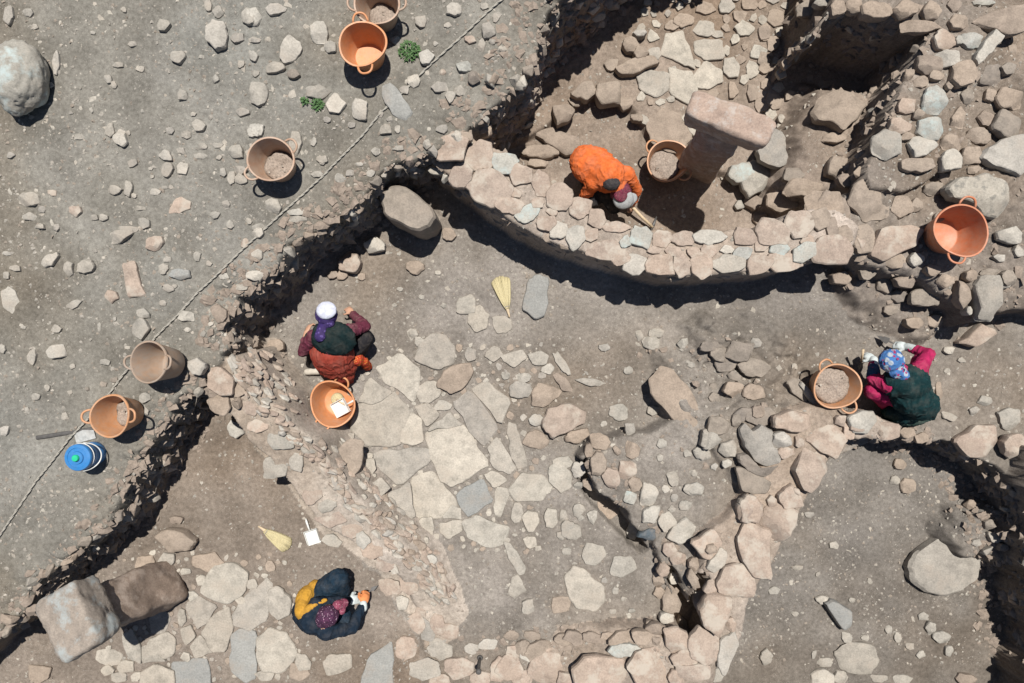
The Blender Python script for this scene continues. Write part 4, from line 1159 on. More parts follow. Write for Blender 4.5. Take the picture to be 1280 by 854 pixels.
def tube(pts, rad, n=8, caps=True, flat=1.0):
    """tube along points; rad a number or a list"""
    V = []; F = []
    up = Vector((0, 0, 1))
    m = len(pts)
    for k, p in enumerate(pts):
        d = (pts[min(k + 1, m - 1)] - pts[max(k - 1, 0)]).normalized()
        s = d.cross(up)
        if s.length < 1e-3: s = d.cross(Vector((1, 0, 0)))
        s.normalize(); t = s.cross(d).normalized()
        r_ = rad[k] if isinstance(rad, (list, tuple)) else rad
        for i in range(n):
            a = 2 * math.pi * i / n
            V.append(p + s * math.cos(a) * r_ + t * math.sin(a) * r_ * flat)
    for k in range(m - 1):
        for i in range(n):
            j = (i + 1) % n
            F.append((k * n + i, k * n + j, (k + 1) * n + j, (k + 1) * n + i))
    if caps:
        F.append(tuple(reversed(range(n)))); F.append(tuple(range((m - 1) * n, m * n)))
    return V, F


def plastic(name, col, dust):
    m = simple_mat(name, col, 0.5, 0.10, 22.0, 0.1, 0.35, dust, (0.36, 0.285, 0.22))
    return m


RUB = {'orange': plastic('rubber_orange', (0.50, 0.195, 0.07), 0.4), 'dull': plastic('rubber_dusty', (0.33, 0.195, 0.125), 1.0),
       'grey': simple_mat('rubber_greyed', (0.30, 0.20, 0.135), 0.6, 0.12, 22.0, 0.1, 0.25, 1.0, (0.27, 0.235, 0.20)), 'red': plastic('rubber_red', (0.44, 0.14, 0.06), 0.5),
       'tan': plastic('rubber_tan', (0.44, 0.20, 0.085), 0.6)}
EARTH = simple_mat('dug_earth', (0.25, 0.205, 0.17), 0.95, 0.35, 60.0, 0.9, 0.1)


def bucket(px, py, rad_px, h, mat, label, ha, lean=(0, 0), fill=None, fill_label=None, seed=1):
    """rim centre (px, py) and rim radius in photo pixels"""
    # the base stands on the ground under the rim
    zg = 0.0
    z = hit(px, py)
    for _ in range(4):
        c = W(px, py, z + h); base = Vector((c.x - lean[0] * h, c.y - lean[1] * h))
        br = rad_px * 0.7 * (CAM_H - z) / FPX * 0.8
        z = max(height(base.x + br * math.cos(t), base.y + br * math.sin(t)) for t in np.linspace(0, 6.28, 13))
        z = 0.6 * z + 0.4 * height(base.x, base.y) if lean[0] else z
    Rm = rad_px * (CAM_H - z - h) / FPX
    b = Rm * 0.70
    root = empty('bucket', (base.x, base.y, z - 0.004))
    tag(root, label, 'bucket', 'rubber buckets')
    ax = Vector((lean[0], lean[1], 1)).normalized()
    q = Vector((0, 0, 1)).rotation_difference(ax)
    root.rotation_mode = 'QUATERNION'; root.rotation_quaternion = q
    if lean[0] or lean[1]: root.location.z += b * math.sqrt(1 - ax.z ** 2) * 0.9
    t = 0.007
    prof = [(0.02, 0.0), (b * 0.92, 0.0), (b, 0.015), (b + (Rm - b) * 0.5, h * 0.5), (Rm - 0.006, h * 0.93), (Rm + 0.006, h * 0.94), (Rm + 0.010, h * 0.97), (Rm + 0.006, h), (Rm - 0.008, h * 0.998),
            (Rm - 0.012, h * 0.95), (b + (Rm - b) * 0.5 - t, h * 0.5), (b - t, 0.022), (b * 0.9, 0.012), (0.02, 0.012)]
    V, F = lathe(prof, 44)
    r2 = random.Random(seed); sd = r2.uniform(0, 60)
    V2 = []
    for v in V:                                  # soft rubber: rim slightly out of round
        a = math.atan2(v[1], v[0]); f = v[2] / h
        k = 1 + 0.045 * f * math.sin(2 * a + sd) + 0.02 * f * math.sin(3 * a + sd * 2) + 0.012 * mnoise.noise(Vector((math.cos(a) * 2, math.sin(a) * 2, f * 2 + sd)))
        V2.append((v[0] * k, v[1] * k, v[2] + 0.012 * f * math.cos(2 * a + sd)))
    link('tub', mesh('tub', V2, F, True, 50), RUB[mat], root)
    for k in (0, 1):
        a = R(ha) + math.pi * k
        pts = []
        for i in range(15):
            u = -1 + 2 * i / 14
            rr = Rm * 1.0 + 0.068 * (1 - abs(u) ** 2.6)
            aa = a + u * 0.33
            pts.append(Vector((rr * math.cos(aa), rr * math.sin(aa), h * 0.965 + 0.022 * (1 - u * u) + 0.012 * math.cos(2 * aa + sd))))
        V, F = tube(pts, 0.0105, 8)
        link('handle', mesh('handle', V, F), RUB[mat], root)
    if fill:
        f = fill
        rr = (b + (Rm - b) * f) - 0.012
        V = []; F = []
        n = 28; rings = 7
        V.append((0, 0, h * f + 0.03))
        for k in range(1, rings + 1):
            for i in range(n):
                a = 2 * math.pi * i / n
                x = rr * k / rings * math.cos(a); y = rr * k / rings * math.sin(a)
                zz = h * f + 0.03 * (1 - (k / rings) ** 2) + 0.045 * mnoise.noise(Vector((x * 11, y * 11, sd))) + 0.02 * mnoise.noise(Vector((x * 38, y * 38, sd)))
                V.append((x, y, zz))
        for i in range(n): F.append((0, 1 + i, 1 + (i + 1) % n))
        for k in range(rings - 1):
            for i in range(n):
                j = (i + 1) % n
                F.append((1 + k * n + i, 1 + (k + 1) * n + i, 1 + (k + 1) * n + j, 1 + k * n + j))
        nb = len(V)
        for i in range(n):
            a = 2 * math.pi * i / n
            V.append(((b - 0.012) * math.cos(a), (b - 0.012) * math.sin(a), 0.014))
        for i in range(n):
            j = (i + 1) % n
            F.append((1 + (rings - 1) * n + i, nb + i, nb + j, 1 + (rings - 1) * n + j))
        M = root.matrix_basis
        so = empty('soil_heap', M @ Vector((0, 0, 0.014)))
        so.rotation_mode = 'QUATERNION'; so.rotation_quaternion = q
        V = [(v[0], v[1], v[2] - 0.014) for v in V]
        tag(so, fill_label, 'soil', 'soil in the buckets')
        link('earth', mesh('soil', V, F), EARTH, so)
        for k in range(9):
            a = r2.random() * 6.28; q2 = r2.random() ** 0.6 * rr * 0.82
            s = r2.uniform(0.014, 0.034)
            rubble('stone', (q2 * math.cos(a), q2 * math.sin(a), h * f + 0.012), (s, s * 0.8, s * 0.6), r2.choice('gwtd'), so)
    return root


bucket(471, 4, 27, 0.30, 'dull', 'brown dusty rubber bucket cut by the frame edge behind the bright orange one', 0, (0, 0), 0.12, 'thin layer of soil in the bucket behind the bright orange one', 1)
bucket(453, 54, 28.5, 0.31, 'orange', 'bright orange rubber bucket standing empty beside the rope and green weed', 96, (0, 0), None, None, 2)
bucket(338, 199, 28, 0.30, 'dull', 'dusty brown rubber bucket with dry soil standing alone on the plateau', 215, (0, 0), 0.20, 'pale dry soil in the dusty brown bucket', 3)
bucket(186, 453, 27, 0.30, 'grey', 'orange rubber bucket with grey dusty lining tipped towards the rope end', 180, (-0.32, 0.06), None, None, 4)
bucket(138, 520, 26, 0.30, 'tan', 'leaning orange rubber bucket of stony soil next to the blue jug', 182, (-0.10, 0.0), 0.16, 'brown stony soil in the leaning bucket by the blue jug', 5)
bucket(415, 505, 28, 0.29, 'orange', 'orange rubber bucket holding white tools behind the red-vested digger', 245, (0, 0), None, None, 6)
bucket(836, 200, 26, 0.30, 'tan', 'rubber bucket half full of soil between orange jacket and upright pillar', 140, (0, 0), 0.35, 'grey-brown soil in the bucket by the upright pillar', 7)
bucket(1047, 483, 28.5, 0.30, 'tan', 'rubber bucket filled with stony soil at the left hand of the teal-shawled digger', 120, (0, 0), 0.55, 'grey stony soil in the bucket by the teal shawl', 8)
bucket(1203, 288, 33, 0.33, 'red', 'large red-orange rubber bucket standing empty on the rubble bank', 78, (0, 0), None, None, 9)

# ------------------------------------------------------------------ small gear
BLUE = simple_mat('jug_blue', (0.015, 0.15, 0.38), 0.35, 0.08, 20, 0, 0.5, 0.12)
GREENP = simple_mat('cap_green', (0.02, 0.40, 0.20), 0.4, 0.08)
WHITEP = simple_mat('plastic_white', (0.58, 0.58, 0.55), 0.45, 0.05, 20, 0, 0.4, 0.1)
STRAW = simple_mat('straw', (0.40, 0.345, 0.20), 0.8, 0.25, 120, 0.5)
WOOD = simple_mat('tool_wood', (0.46, 0.36, 0.24), 0.7, 0.2, 50, 0.3)
STEEL = simple_mat('dark_steel', (0.07, 0.065, 0.06), 0.5, 0.2, 30, 0.2, 0.5)
PALEST = simple_mat('worn_steel', (0.36, 0.37, 0.36), 0.45, 0.25, 25, 0.2, 0.5, 0.3)
ROPEM = simple_mat('rope_fibre', (0.30, 0.28, 0.24), 0.9, 0.35, 150, 0.6)
LEAF = simple_mat('weed_leaf', (0.06, 0.12, 0.04), 0.6, 0.3, 40)

# water jug: tall insulated jug with screw lid and bail handle
jh = 0.30
z = hit(112, 566)
c = W(94, 573, z + jh)
jz = height(c.x, c.y)
jug = tag(empty('water_jug', (c.x, c.y, jz - 0.004)), 'bright blue insulated water jug with green cap and white bail', 'jug')
V, F = lathe([(0.02, 0), (0.100, 0), (0.108, 0.012), (0.112, 0.10), (0.104, 0.115), (0.104, 0.13), (0.114, 0.145), (0.118, 0.215), (0.110, 0.228), (0.02, 0.23)], 36)
link('body', mesh('jug_body', V, F, True, 40), BLUE, jug)
V, F = lathe([(0.02, 0.225), (0.118, 0.225), (0.122, 0.232), (0.122, 0.262), (0.116, 0.272), (0.09, 0.276), (0.086, 0.270), (0.06, 0.272), (0.055, 0.285), (0.02, 0.287)], 36)
lid = link('lid', mesh('jug_lid', V, F, True, 40), BLUE, jug)
V, F = lathe([(0.004, 0.284), (0.030, 0.284), (0.031, 0.305), (0.026, 0.312), (0.004, 0.313)], 20)
link('cap', mesh('jug_cap', V, F, True, 40), GREENP, lid)
pts = [Vector((0.121 * math.cos(t), 0.121 * math.sin(t), 0.205 + 0.0 * t)) for t in np.linspace(R(-95), R(-95), 1)]
pts = []
for i in range(21):
    a = math.pi * i / 20
    pts.append(Vector((0.03 + 0.10 * math.sin(a) * 1.05, 0.126 * math.cos(a), 0.235 - 0.10 * math.sin(a))))
V, F = tube(pts, 0.0055, 8)
link('bail', mesh('bail', V, F), WHITEP, jug)
V, F = tube([Vector((0.121 * math.cos(t), 0.121 * math.sin(t), 0.222)) for t in np.linspace(-math.pi, math.pi, 41)], 0.005, 6)
link('rim_cord', mesh('rim_cord', V, F), WHITEP, jug)


def on_ground(px, py, up=0.0):
    p = ground_at(px, py); p.z += up
    return p


# hoe by the jug
p0 = on_ground(47, 547, 0.014); p1 = on_ground(118, 536, 0.014)
hoe = tag(empty('hoe', p0.lerp(p1, 0.5)), 'dark flat hoe lying between the leaning bucket and the blue jug', 'hoe')
m0 = hoe.location
V, F = tube([p0.lerp(p1, i / 8) - m0 for i in range(9)], 0.020, 8, True, 0.6)
link('shaft', mesh('hoe_shaft', V, F, True, 40), STEEL, hoe)
q = W(106, 546, p1.z) - m0
bx = (p1 - p0).normalized(); by = Vector((-bx.y, bx.x, 0))
V = [];
for zz in (-0.010, -0.004):
    for u, v in ((-0.09, -0.05), (0.10, -0.03), (0.10, 0.05), (0.0, 0.065), (-0.09, 0.04)):
        V.append(q + bx * u + by * v + Vector((0, 0, zz + 0.018 * (v + 0.05) / 0.1)))
F = [(0, 1, 2, 3, 4), (9, 8, 7, 6, 5)] + [(i, 5 + i, 5 + (i + 1) % 5, (i + 1) % 5) for i in range(5)]
link('blade', mesh('hoe_blade', V, F, False), PALEST, hoe)

# rope: two strands twisted, laid on the ground
rp = [(640, -10), (612, 14), (578, 46), (540, 80), (505, 115), (476, 142), (452, 172), (428, 196), (405, 220), (380, 243), (352, 268), (325, 293), (300, 316), (272, 344), (248, 366), (225, 392), (197, 420),
      (176, 445), (155, 469), (132, 500), (110, 525), (88, 548), (66, 577), (46, 602), (22, 638), (2, 668), (-12, 690)]
P = []
for i in range(len(rp) - 1):
    for k in range(6):
        t = k / 6
        x = rp[i][0] * (1 - t) + rp[i + 1][0] * t; y = rp[i][1] * (1 - t) + rp[i + 1][1] * t
        P.append(on_ground(x, y, 0.016))
for _ in range(6):
    zs = [p.z for p in P]
    for i in range(1, len(P) - 1): P[i].z = max(zs[i], (zs[i - 1] + zs[i + 1]) / 2)
rope = tag(empty('rope', P[len(P) // 2]), 'long grey twisted rope lying across the plateau past the buckets', 'rope')
for ph in (0, math.pi):
    Q = []
    for i in range(len(P) - 1):
        for k in range(4):
            t = k / 4; s = (i + t)
            p = P[i].lerp(P[i + 1], t)
            d = (P[i + 1] - P[i]).normalized(); n = Vector((-d.y, d.x, 0))
            a = s * 2.2 + ph
            Q.append(p + n * math.cos(a) * 0.0045 + Vector((0, 0, math.sin(a) * 0.0045)) - rope.location)
    V, F = tube(Q, 0.0062, 6)
    link('strand', mesh('rope_strand', V, F), ROPEM, rope)


def straw_brush(a, b, wide, label):
    """fan-shaped straw hand brush lying flat; a = wide end, b = handle tip (photo pixels)"""
    A = on_ground(*a, 0.012); B = on_ground(*b, 0.014)
    root = tag(empty('straw_brush', A.lerp(B, 0.5)), label, 'brush', 'straw hand brushes')
    L = (A - B).length; d = (A - B).normalized(); n = Vector((-d.y, d.x, 0)).normalized()
    o0 = B - root.location
    V = []; F = []
    r2 = random.Random(4)
    for k in range(130):                       # bristles
        u = r2.uniform(-1, 1); lay = r2.random()
        ln = L * (0.97 - 0.10 * u * u + r2.uniform(-0.025, 0.02))
        w0 = u * 0.018; w1 = u * wide * 0.5
        pts = []
        for i in range(5):
            t = i / 4
            off = w0 + (w1 - w0) * (t ** 0.75)
            pts.append(o0 + d * (L * 0.20 + (ln - L * 0.20) * t) + n * off + Vector((0, 0, 0.004 + 0.020 * lay * (1 - 0.55 * t))))
        v, f = tube(pts, [0.0045, 0.006, 0.0075, 0.0078, 0.005], 4)
        F += [tuple(q + len(V) for q in g) for g in f]; V += v
    link('bristles', mesh('bristles', V, F), STRAW, root)
    v, f = tube([o0 + d * (L * t) + Vector((0, 0, 0.012)) for t in (0, 0.08, 0.16, 0.26)], [0.009, 0.011, 0.016, 0.024], 10, True, 0.7)
    link('handle', mesh('brush_handle', v, f), WOOD, root)
    v, f = tube([o0 + d * (L * 0.26) + n * (0.034 * math.cos(t)) + Vector((0, 0, 0.014 + 0.016 * math.sin(t))) for t in np.linspace(0, 2 * math.pi, 17)], 0.004, 6)
    link('binding', mesh('binding', v, f), ROPEM, root)
    return root


straw_brush((624, 345), (637, 397), 0.20, 'pale straw hand brush lying beside the grey slab in the main room')
straw_brush((364, 684), (324, 657), 0.17, 'pale straw hand brush lying on earth above the mustard-vested digger')


def dustpan(loc, ang, label, size=0.14, tilt=0.0, handle=True):
    root = tag(empty('dustpan', loc), label, 'dustpan', 'white dustpans')
    root.rotation_euler = (tilt, 0, ang)
    w = size / 2; l = size * 1.15
    bm = bmesh.new()
    def box(x0, x1, y0, y1, z0, z1):
        vs = [bm.verts.new((x, y, zq)) for zq in (z0, z1) for x, y in ((x0, y0), (x1, y0), (x1, y1), (x0, y1))]
        for f in ((3, 2, 1, 0), (4, 5, 6, 7), (0, 1, 5, 4), (1, 2, 6, 5), (2, 3, 7, 6), (3, 0, 4, 7)): bm.faces.new([vs[i] for i in f])
    box(-w, w, 0, l, 0, 0.006)
    box(-w, -w + 0.006, 0.02, l, 0.0062, 0.035); box(w - 0.006, w, 0.02, l, 0.0062, 0.035); box(-w + 0.0062, w - 0.0062, l - 0.006, l, 0.0062, 0.045)
    bmesh.ops.bevel(bm, geom=bm.edges[:], offset=0.002, segments=1, affect='EDGES')
    me = bpy.data.meshes.new('pan'); bm.to_mesh(me); bm.free()
    link('pan', me, WHITEP, root)
    v, f = tube([Vector((0, l - 0.002, 0.03)), Vector((0, l + 0.04, 0.034)), Vector((0, l + 0.10, 0.036)), Vector((0, l + 0.13, 0.03))], [0.008, 0.010, 0.012, 0.006], 10)
    link('handle', mesh('pan_handle', v, f), WHITEP, root)
    return root


p = on_ground(394, 680, 0.004)
dustpan(p, R(18), 'small white dustpan lying at the edge of the straight wall')
bk = W(415, 505, -0.64)
dustpan((bk.x - 0.035, bk.y - 0.10, -0.885 + 0.05), R(-62), 'white dustpan dropped inside the orange bucket', 0.16, R(14))
tb = tag(empty('tool_brush', (bk.x + 0.0, bk.y + 0.03, height(bk.x, bk.y) + 0.03)), 'yellowish round brush lying inside the orange bucket of white tools', 'brush')
v, f = lathe([(0.01, 0.0), (0.062, 0.0), (0.070, 0.02), (0.066, 0.05), (0.05, 0.062), (0.01, 0.066)], 24)
link('bristles', mesh('round_bristles', v, f, True, 50), STRAW, tb)
v, f = tube([Vector((0, 0, 0.06)), Vector((0.03, -0.02, 0.075)), Vector((0.10, -0.05, 0.10))], [0.014, 0.011, 0.012], 8)
link('handle', mesh('round_handle', v, f), WOOD, tb)

# iron stake standing in the rubble at the foot of the main room
b0 = on_ground(600, 822)
stake = tag(empty('stake', (b0.x, b0.y, b0.z - 0.02)), 'dark iron stake with a knob standing in the rubble wall end', 'stake')
v, f = lathe([(0.004, 0), (0.016, 0.02), (0.016, 0.30), (0.014, 0.31), (0.004, 0.312)], 12)
link('shaft', mesh('stake_shaft', v, f, True, 40), STEEL, stake)
v, f = lathe([(0.004, 0.300), (0.022, 0.304), (0.030, 0.318), (0.030, 0.338), (0.020, 0.350), (0.004, 0.352)], 14)
link('knob', mesh('stake_knob', v, f, True, 40), STEEL, stake)
v, f = lathe([(0.004, 0.010), (0.030, 0.012), (0.033, 0.030), (0.024, 0.045), (0.004, 0.046)], 14)
link('collar', mesh('stake_collar', v, f, True, 40), STEEL, stake)


# weeds
def weed(px, py, rad, nleaf, label, seed):
    r2 = random.Random(seed)
    root = tag(empty('weed', on_ground(px, py, -0.004)), label, 'weed', 'weeds on the plateau')
    V = []; F = []; SV = []; SF = []
    for k in range(nleaf):
        a = r2.random() * 6.28; rr = rad * r2.random() ** 0.6; zz = r2.uniform(0.01, 0.07) * (1.2 - rr / rad * 0.7)
        c = Vector((rr * math.cos(a), rr * math.sin(a), zz))
        l = r2.uniform(0.010, 0.022); w_ = l * 0.45
        d = Vector((math.cos(a + r2.gauss(0, 0.6)), math.sin(a + r2.gauss(0, 0.6)), r2.uniform(-0.3, 0.6))).normalized()
        s = d.cross(Vector((0, 0, 1))).normalized()
        n0 = len(V)
        V += [c - d * l, c + s * w_ + Vector((0, 0, 0.003)), c + d * l, c - s * w_ + Vector((0, 0, 0.003))]
        F += [(n0, n0 + 1, n0 + 2), (n0, n0 + 2, n0 + 3)]
        if k % 6 == 0:
            v, f = tube([Vector((0, 0, 0)), c * 0.5 + Vector((0, 0, 0.012)), c], 0.0018, 4)
            SF += [tuple(q + len(SV) for q in g) for g in f]; SV += v
    link('leaves', mesh('leaves', V, F, False), LEAF, root)
    link('stems', mesh('stems', SV, SF), LEAF, root)


weed(512, 65, 0.10, 170, 'green leafy weed growing beside the rope near the orange bucket', 1)
weed(398, 132, 0.06, 80, 'larger green tuft of the twin weeds by pale slabs', 2)
weed(381, 127, 0.04, 40, 'smaller green tuft of the twin weeds by pale slabs', 3)

# ------------------------------------------------------------------ T-shaped pillars
def pillar(base, top, axis_deg, shaft, head, mat, label, hmat=None):
    """base, top: world points; shaft (length, width), head (length, width, height) in metres; axis_deg: direction of the head's long side"""
    root = empty('stone_pillar', base)
    tag(root, label, 'pillar', 'T-shaped pillars')
    ax = top - base; Ht = ax.length
    q = Vector((0, 0, 1)).rotation_difference(ax.normalized())
    root.rotation_mode = 'QUATERNION'
    root.rotation_quaternion = q @ Quaternion((0, 0, 1), R(axis_deg))

    def block(name, lx, ly, z0, z1, seed, taper, crown, bev):
        bm = bmesh.new()
        nx_, ny_, nz_ = 14, 9, max(6, int((z1 - z0) / 0.045))
        bmesh.ops.create_cube(bm, size=1)
        bmesh.ops.subdivide_edges(bm, edges=bm.edges[:], cuts=19, use_grid_fill=True)
        sd = Vector((seed * 7.7, seed * 3.3, 1))
        for v in bm.verts:
            x, y, zz = v.co
            f = zz + 0.5
            # rounded corners in plan and at the top
            k = 1.0
            pw = 6.5
            m_ = (abs(2 * x) ** pw + abs(2 * y) ** pw + abs(2 * zz) ** pw) ** (1 / pw)
            k = 1 / max(m_, 1e-6) * max(abs(2 * x), abs(2 * y), abs(2 * zz))
            x *= k; y *= k; zz = zz * k
            t = 1 + taper * (f - 0.5)
            X_ = x * lx * t; Y_ = y * ly * t; Z_ = z0 + (zz + 0.5) * (z1 - z0)
            p = Vector((X_, Y_, Z_))
            d = mnoise.noise(p * 3 + sd) * 0.034 + mnoise.noise(p * 9 + sd) * 0.018 + (0.3 - abs(mnoise.noise(p * 16 + sd))) * 0.014 + mnoise.noise(p * 40 + sd) * 0.005
            nrm = Vector((x / 0.5, y / 0.5, zz / 0.5)); nrm = Vector((nrm.x ** 3, nrm.y ** 3, nrm.z ** 3)).normalized()
            p += nrm * d
            p.z += crown * (x * 2)
            v.co = p
        me = bpy.data.meshes.new(name); bm.to_mesh(me); bm.free()
        me.polygons.foreach_set('use_smooth', [True] * len(me.polygons))
        me.set_sharp_from_angle(angle=R(35))
        return link(name, me, hmat if (hmat and name == 'head') else mat, root)
    block('shaft', shaft[0], shaft[1], -0.06, Ht - head[2] + 0.03, 1, -0.06, 0, 0.03)
    block('head', head[0], head[1], Ht - head[2], Ht, 2, 0.10, 0.02, 0.04)
    return root


PB = stone_mat('pillar_pink', (0.40, 0.30, 0.245), spot=(0.36, 0.315, 0.28), spotscale=8)
PF = stone_mat('pillar_brown', (0.30, 0.228, 0.180), spot=(0.34, 0.275, 0.225), spotscale=6)
PH = stone_mat('pillar_head', (0.31, 0.265, 0.225), spot=(0.29, 0.315, 0.31), spotscale=4.2)
b1 = W(872, 212, -1.46)
t1 = W(914, 146, 0.27)
pillar(b1, t1, -25, (0.42, 0.24), (0.78, 0.27, 0.36), PB, 'upright T-shaped pink stone pillar casting a black shadow beside the soil bucket')
b2 = W(211, 730, -0.86)
t2 = W(80, 779, 0.46)
pillar(b2, t2, -55, (0.46, 0.32), (0.60, 0.44, 0.36), PF, 'leaning T-shaped brown stone pillar with lichened head by the trench side', PH)
# ------------------------------------------------------------------ people
def capsule(p0, r0, p1, r1, n=14):
    p0, p1 = Vector(p0), Vector(p1)
    d = p1 - p0
    L = d.length
    if L < 1e-5: d = Vector((0, 0, 1)); L = 1e-5
    q = Vector((0, 0, 1)).rotation_difference(d.normalized())
    prof = []
    for i in range(5):
        a = -math.pi / 2 + math.pi / 2 * (i + 0.3) / 5
        prof.append((r0 * math.cos(a), r0 * math.sin(a)))
    for i in range(4):
        t = i / 3
        prof.append((r0 + (r1 - r0) * t, L * t))
    for i in range(5):
        a = math.pi / 2 * (i + 0.7) / 5
        prof.append((r1 * math.cos(a), L + r1 * math.sin(a)))
    V, F = lathe(prof, n)
    return [q @ Vector(v) + p0 for v in V], F


def ellipsoid(c, rad, q=None):
    V, F = lathe([(math.cos(a), math.sin(a)) for a in np.linspace(-math.pi / 2 + 0.12, math.pi / 2 - 0.12, 13)], 20)
    q = q or Quaternion()
    c = Vector(c)
    return [q @ Vector((v[0] * rad[0], v[1] * rad[1], v[2] * rad[2])) + c for v in V], F


def skinned(name, prims, mat, parent, origin, voxel=0.009, smooth=6, wrinkle=0.0, wscale=15.0, seed=0.0, stretch=(1, 1, 1)):
    """one continuous surface grown round overlapping volumes, with cloth folds"""
    V = []; F = []
    for v, f in prims:
        F += [tuple(i + len(V) for i in g) for g in f]
        V += [p - origin for p in v]
    me = mesh(name + '_cage', V, F, False)
    tmp = bpy.data.objects.new(name + '_cage', me)
    COL.objects.link(tmp)
    m = tmp.modifiers.new('r', 'REMESH'); m.mode = 'VOXEL'; m.voxel_size = voxel
    s = tmp.modifiers.new('s', 'SMOOTH'); s.factor = 0.5; s.iterations = smooth
    dg = bpy.context.evaluated_depsgraph_get()
    out = bpy.data.meshes.new_from_object(tmp.evaluated_get(dg))
    bpy.data.objects.remove(tmp, do_unlink=True)
    out.name = name
    if wrinkle:
        sd = Vector((seed, seed * 2.1, 3))
        nv = [v.normal.copy() for v in out.vertices]
        for v, n_ in zip(out.vertices, nv):
            p = Vector((v.co.x * stretch[0], v.co.y * stretch[1], v.co.z * stretch[2])) * wscale
            q = p + Vector((mnoise.noise(p * 0.6 + sd), mnoise.noise(p * 0.6 - sd), 0)) * 0.9
            r1 = max(0.0, 0.30 - abs(mnoise.noise(q * 0.9 + sd))) / 0.30
            r2 = max(0.0, 0.26 - abs(mnoise.noise(q * 1.9 - sd))) / 0.26
            w_ = 0.85 * r1 * r1 + 0.5 * r2 * r2 + 0.35 * mnoise.noise(p * 0.7 - sd) - 0.3
            v.co += n_ * w_ * wrinkle * 0.55
    out.polygons.foreach_set('use_smooth', [True] * len(out.polygons))
    out.materials.clear()
    return link(name, out, mat, parent)


def hand(wrist, direc, normal, curl=0.5, sc=1.0, grow=0.0):
    """palm with four fingers and a thumb; direc towards the finger tips, normal out of the back of the hand"""
    d = Vector(direc).normalized(); n = Vector(normal); n = (n - d * n.dot(d)).normalized(); s = d.cross(n)
    w = Vector(wrist); pr = []
    q = Matrix((s, d, n)).transposed().to_quaternion()
    pr.append(ellipsoid(w + d * 0.048 * sc, (0.041 * sc + grow, 0.052 * sc + grow, 0.018 * sc + grow), q))
    for i, (o, l) in enumerate(((-0.030, 0.066), (-0.010, 0.078), (0.010, 0.073), (0.029, 0.056))):
        p = w + d * 0.088 * sc + s * o * sc
        l *= sc
        d1 = (d * math.cos(curl) - n * math.sin(curl)); d2 = (d * math.cos(curl * 2.2) - n * math.sin(curl * 2.2))
        a = p + d1 * l * 0.55; b = a + d2 * l * 0.5
        pr.append(capsule(p - d * 0.02, 0.0100 * sc + grow, a, 0.0092 * sc + grow, 8)); pr.append(capsule(a, 0.0092 * sc + grow, b, 0.0078 * sc + grow, 8))
    p = w + d * 0.030 * sc - s * 0.034 * sc
    a = p + (d * 0.5 - s * 0.7 - n * 0.35).normalized() * 0.042 * sc; b = a + (d * 0.85 - n * 0.5).normalized() * 0.034 * sc
    pr.append(capsule(p, 0.0125 * sc + grow, a, 0.0105 * sc + grow, 8)); pr.append(capsule(a, 0.0105 * sc + grow, b, 0.009 * sc + grow, 8))
    return pr


def cloth_mat(name, col, spots=None, rough=0.9, dust=0.25, scale=60, spec=0.1):
    m, nt, b = new_mat(name)
    geo = N(nt, 'ShaderNodeNewGeometry'); pos = geo.outputs['Position']
    rgb = N(nt, 'ShaderNodeRGB'); rgb.outputs[0].default_value = (*col, 1)
    n1 = noise_node(nt, pos, 26, 4, 0.6)
    c = mul(nt, rgb.outputs[0], ramp(nt, n1, [(0.3, grey(0.78)), (0.7, grey(1.2))]))
    if spots:
        for k, (sc, thr, sp) in enumerate(spots):
            v = N(nt, 'ShaderNodeTexVoronoi'); v.inputs['Scale'].default_value = sc
            nt.links.new(pos, v.inputs['Vector'])
            c = mul(nt, c, sp, ramp(nt, v.outputs['Distance'], [(thr, grey(1)), (thr + 0.1, grey(0))]), 'MIX')
    n3 = noise_node(nt, pos, 9.0, 6, 0.7)
    c = mul(nt, c, (0.30, 0.25, 0.20), ramp(nt, n3, [(0.45, grey(0)), (0.8, grey(dust))]), 'MIX')
    nt.links.new(c, b.inputs['Base Color'])
    b.inputs['Roughness'].default_value = rough
    b.inputs['Specular IOR Level'].default_value = spec
    bump(nt, b, noise_node(nt, pos, 90, 4, 0.6), 0.5, 0.004)
    return m


SKIN = simple_mat('skin', (0.42, 0.24, 0.16), 0.55, 0.08, 40, 0.05, 0.3)
SHOE = simple_mat('shoe', (0.05, 0.045, 0.04), 0.7, 0.2, 30, 0, 0.2, 0.5)
SOLE = simple_mat('shoe_pale', (0.42, 0.38, 0.32), 0.7, 0.15)


def figure(zf, at_px, label):
    c = W(at_px[0], at_px[1], zf)
    root = tag(empty('person', (c.x, c.y, zf)), label, 'person', 'diggers at work')
    O = Vector((c.x, c.y, zf))

    def J(px, py, h): return W(px, py, zf + h)
    return root, O, J


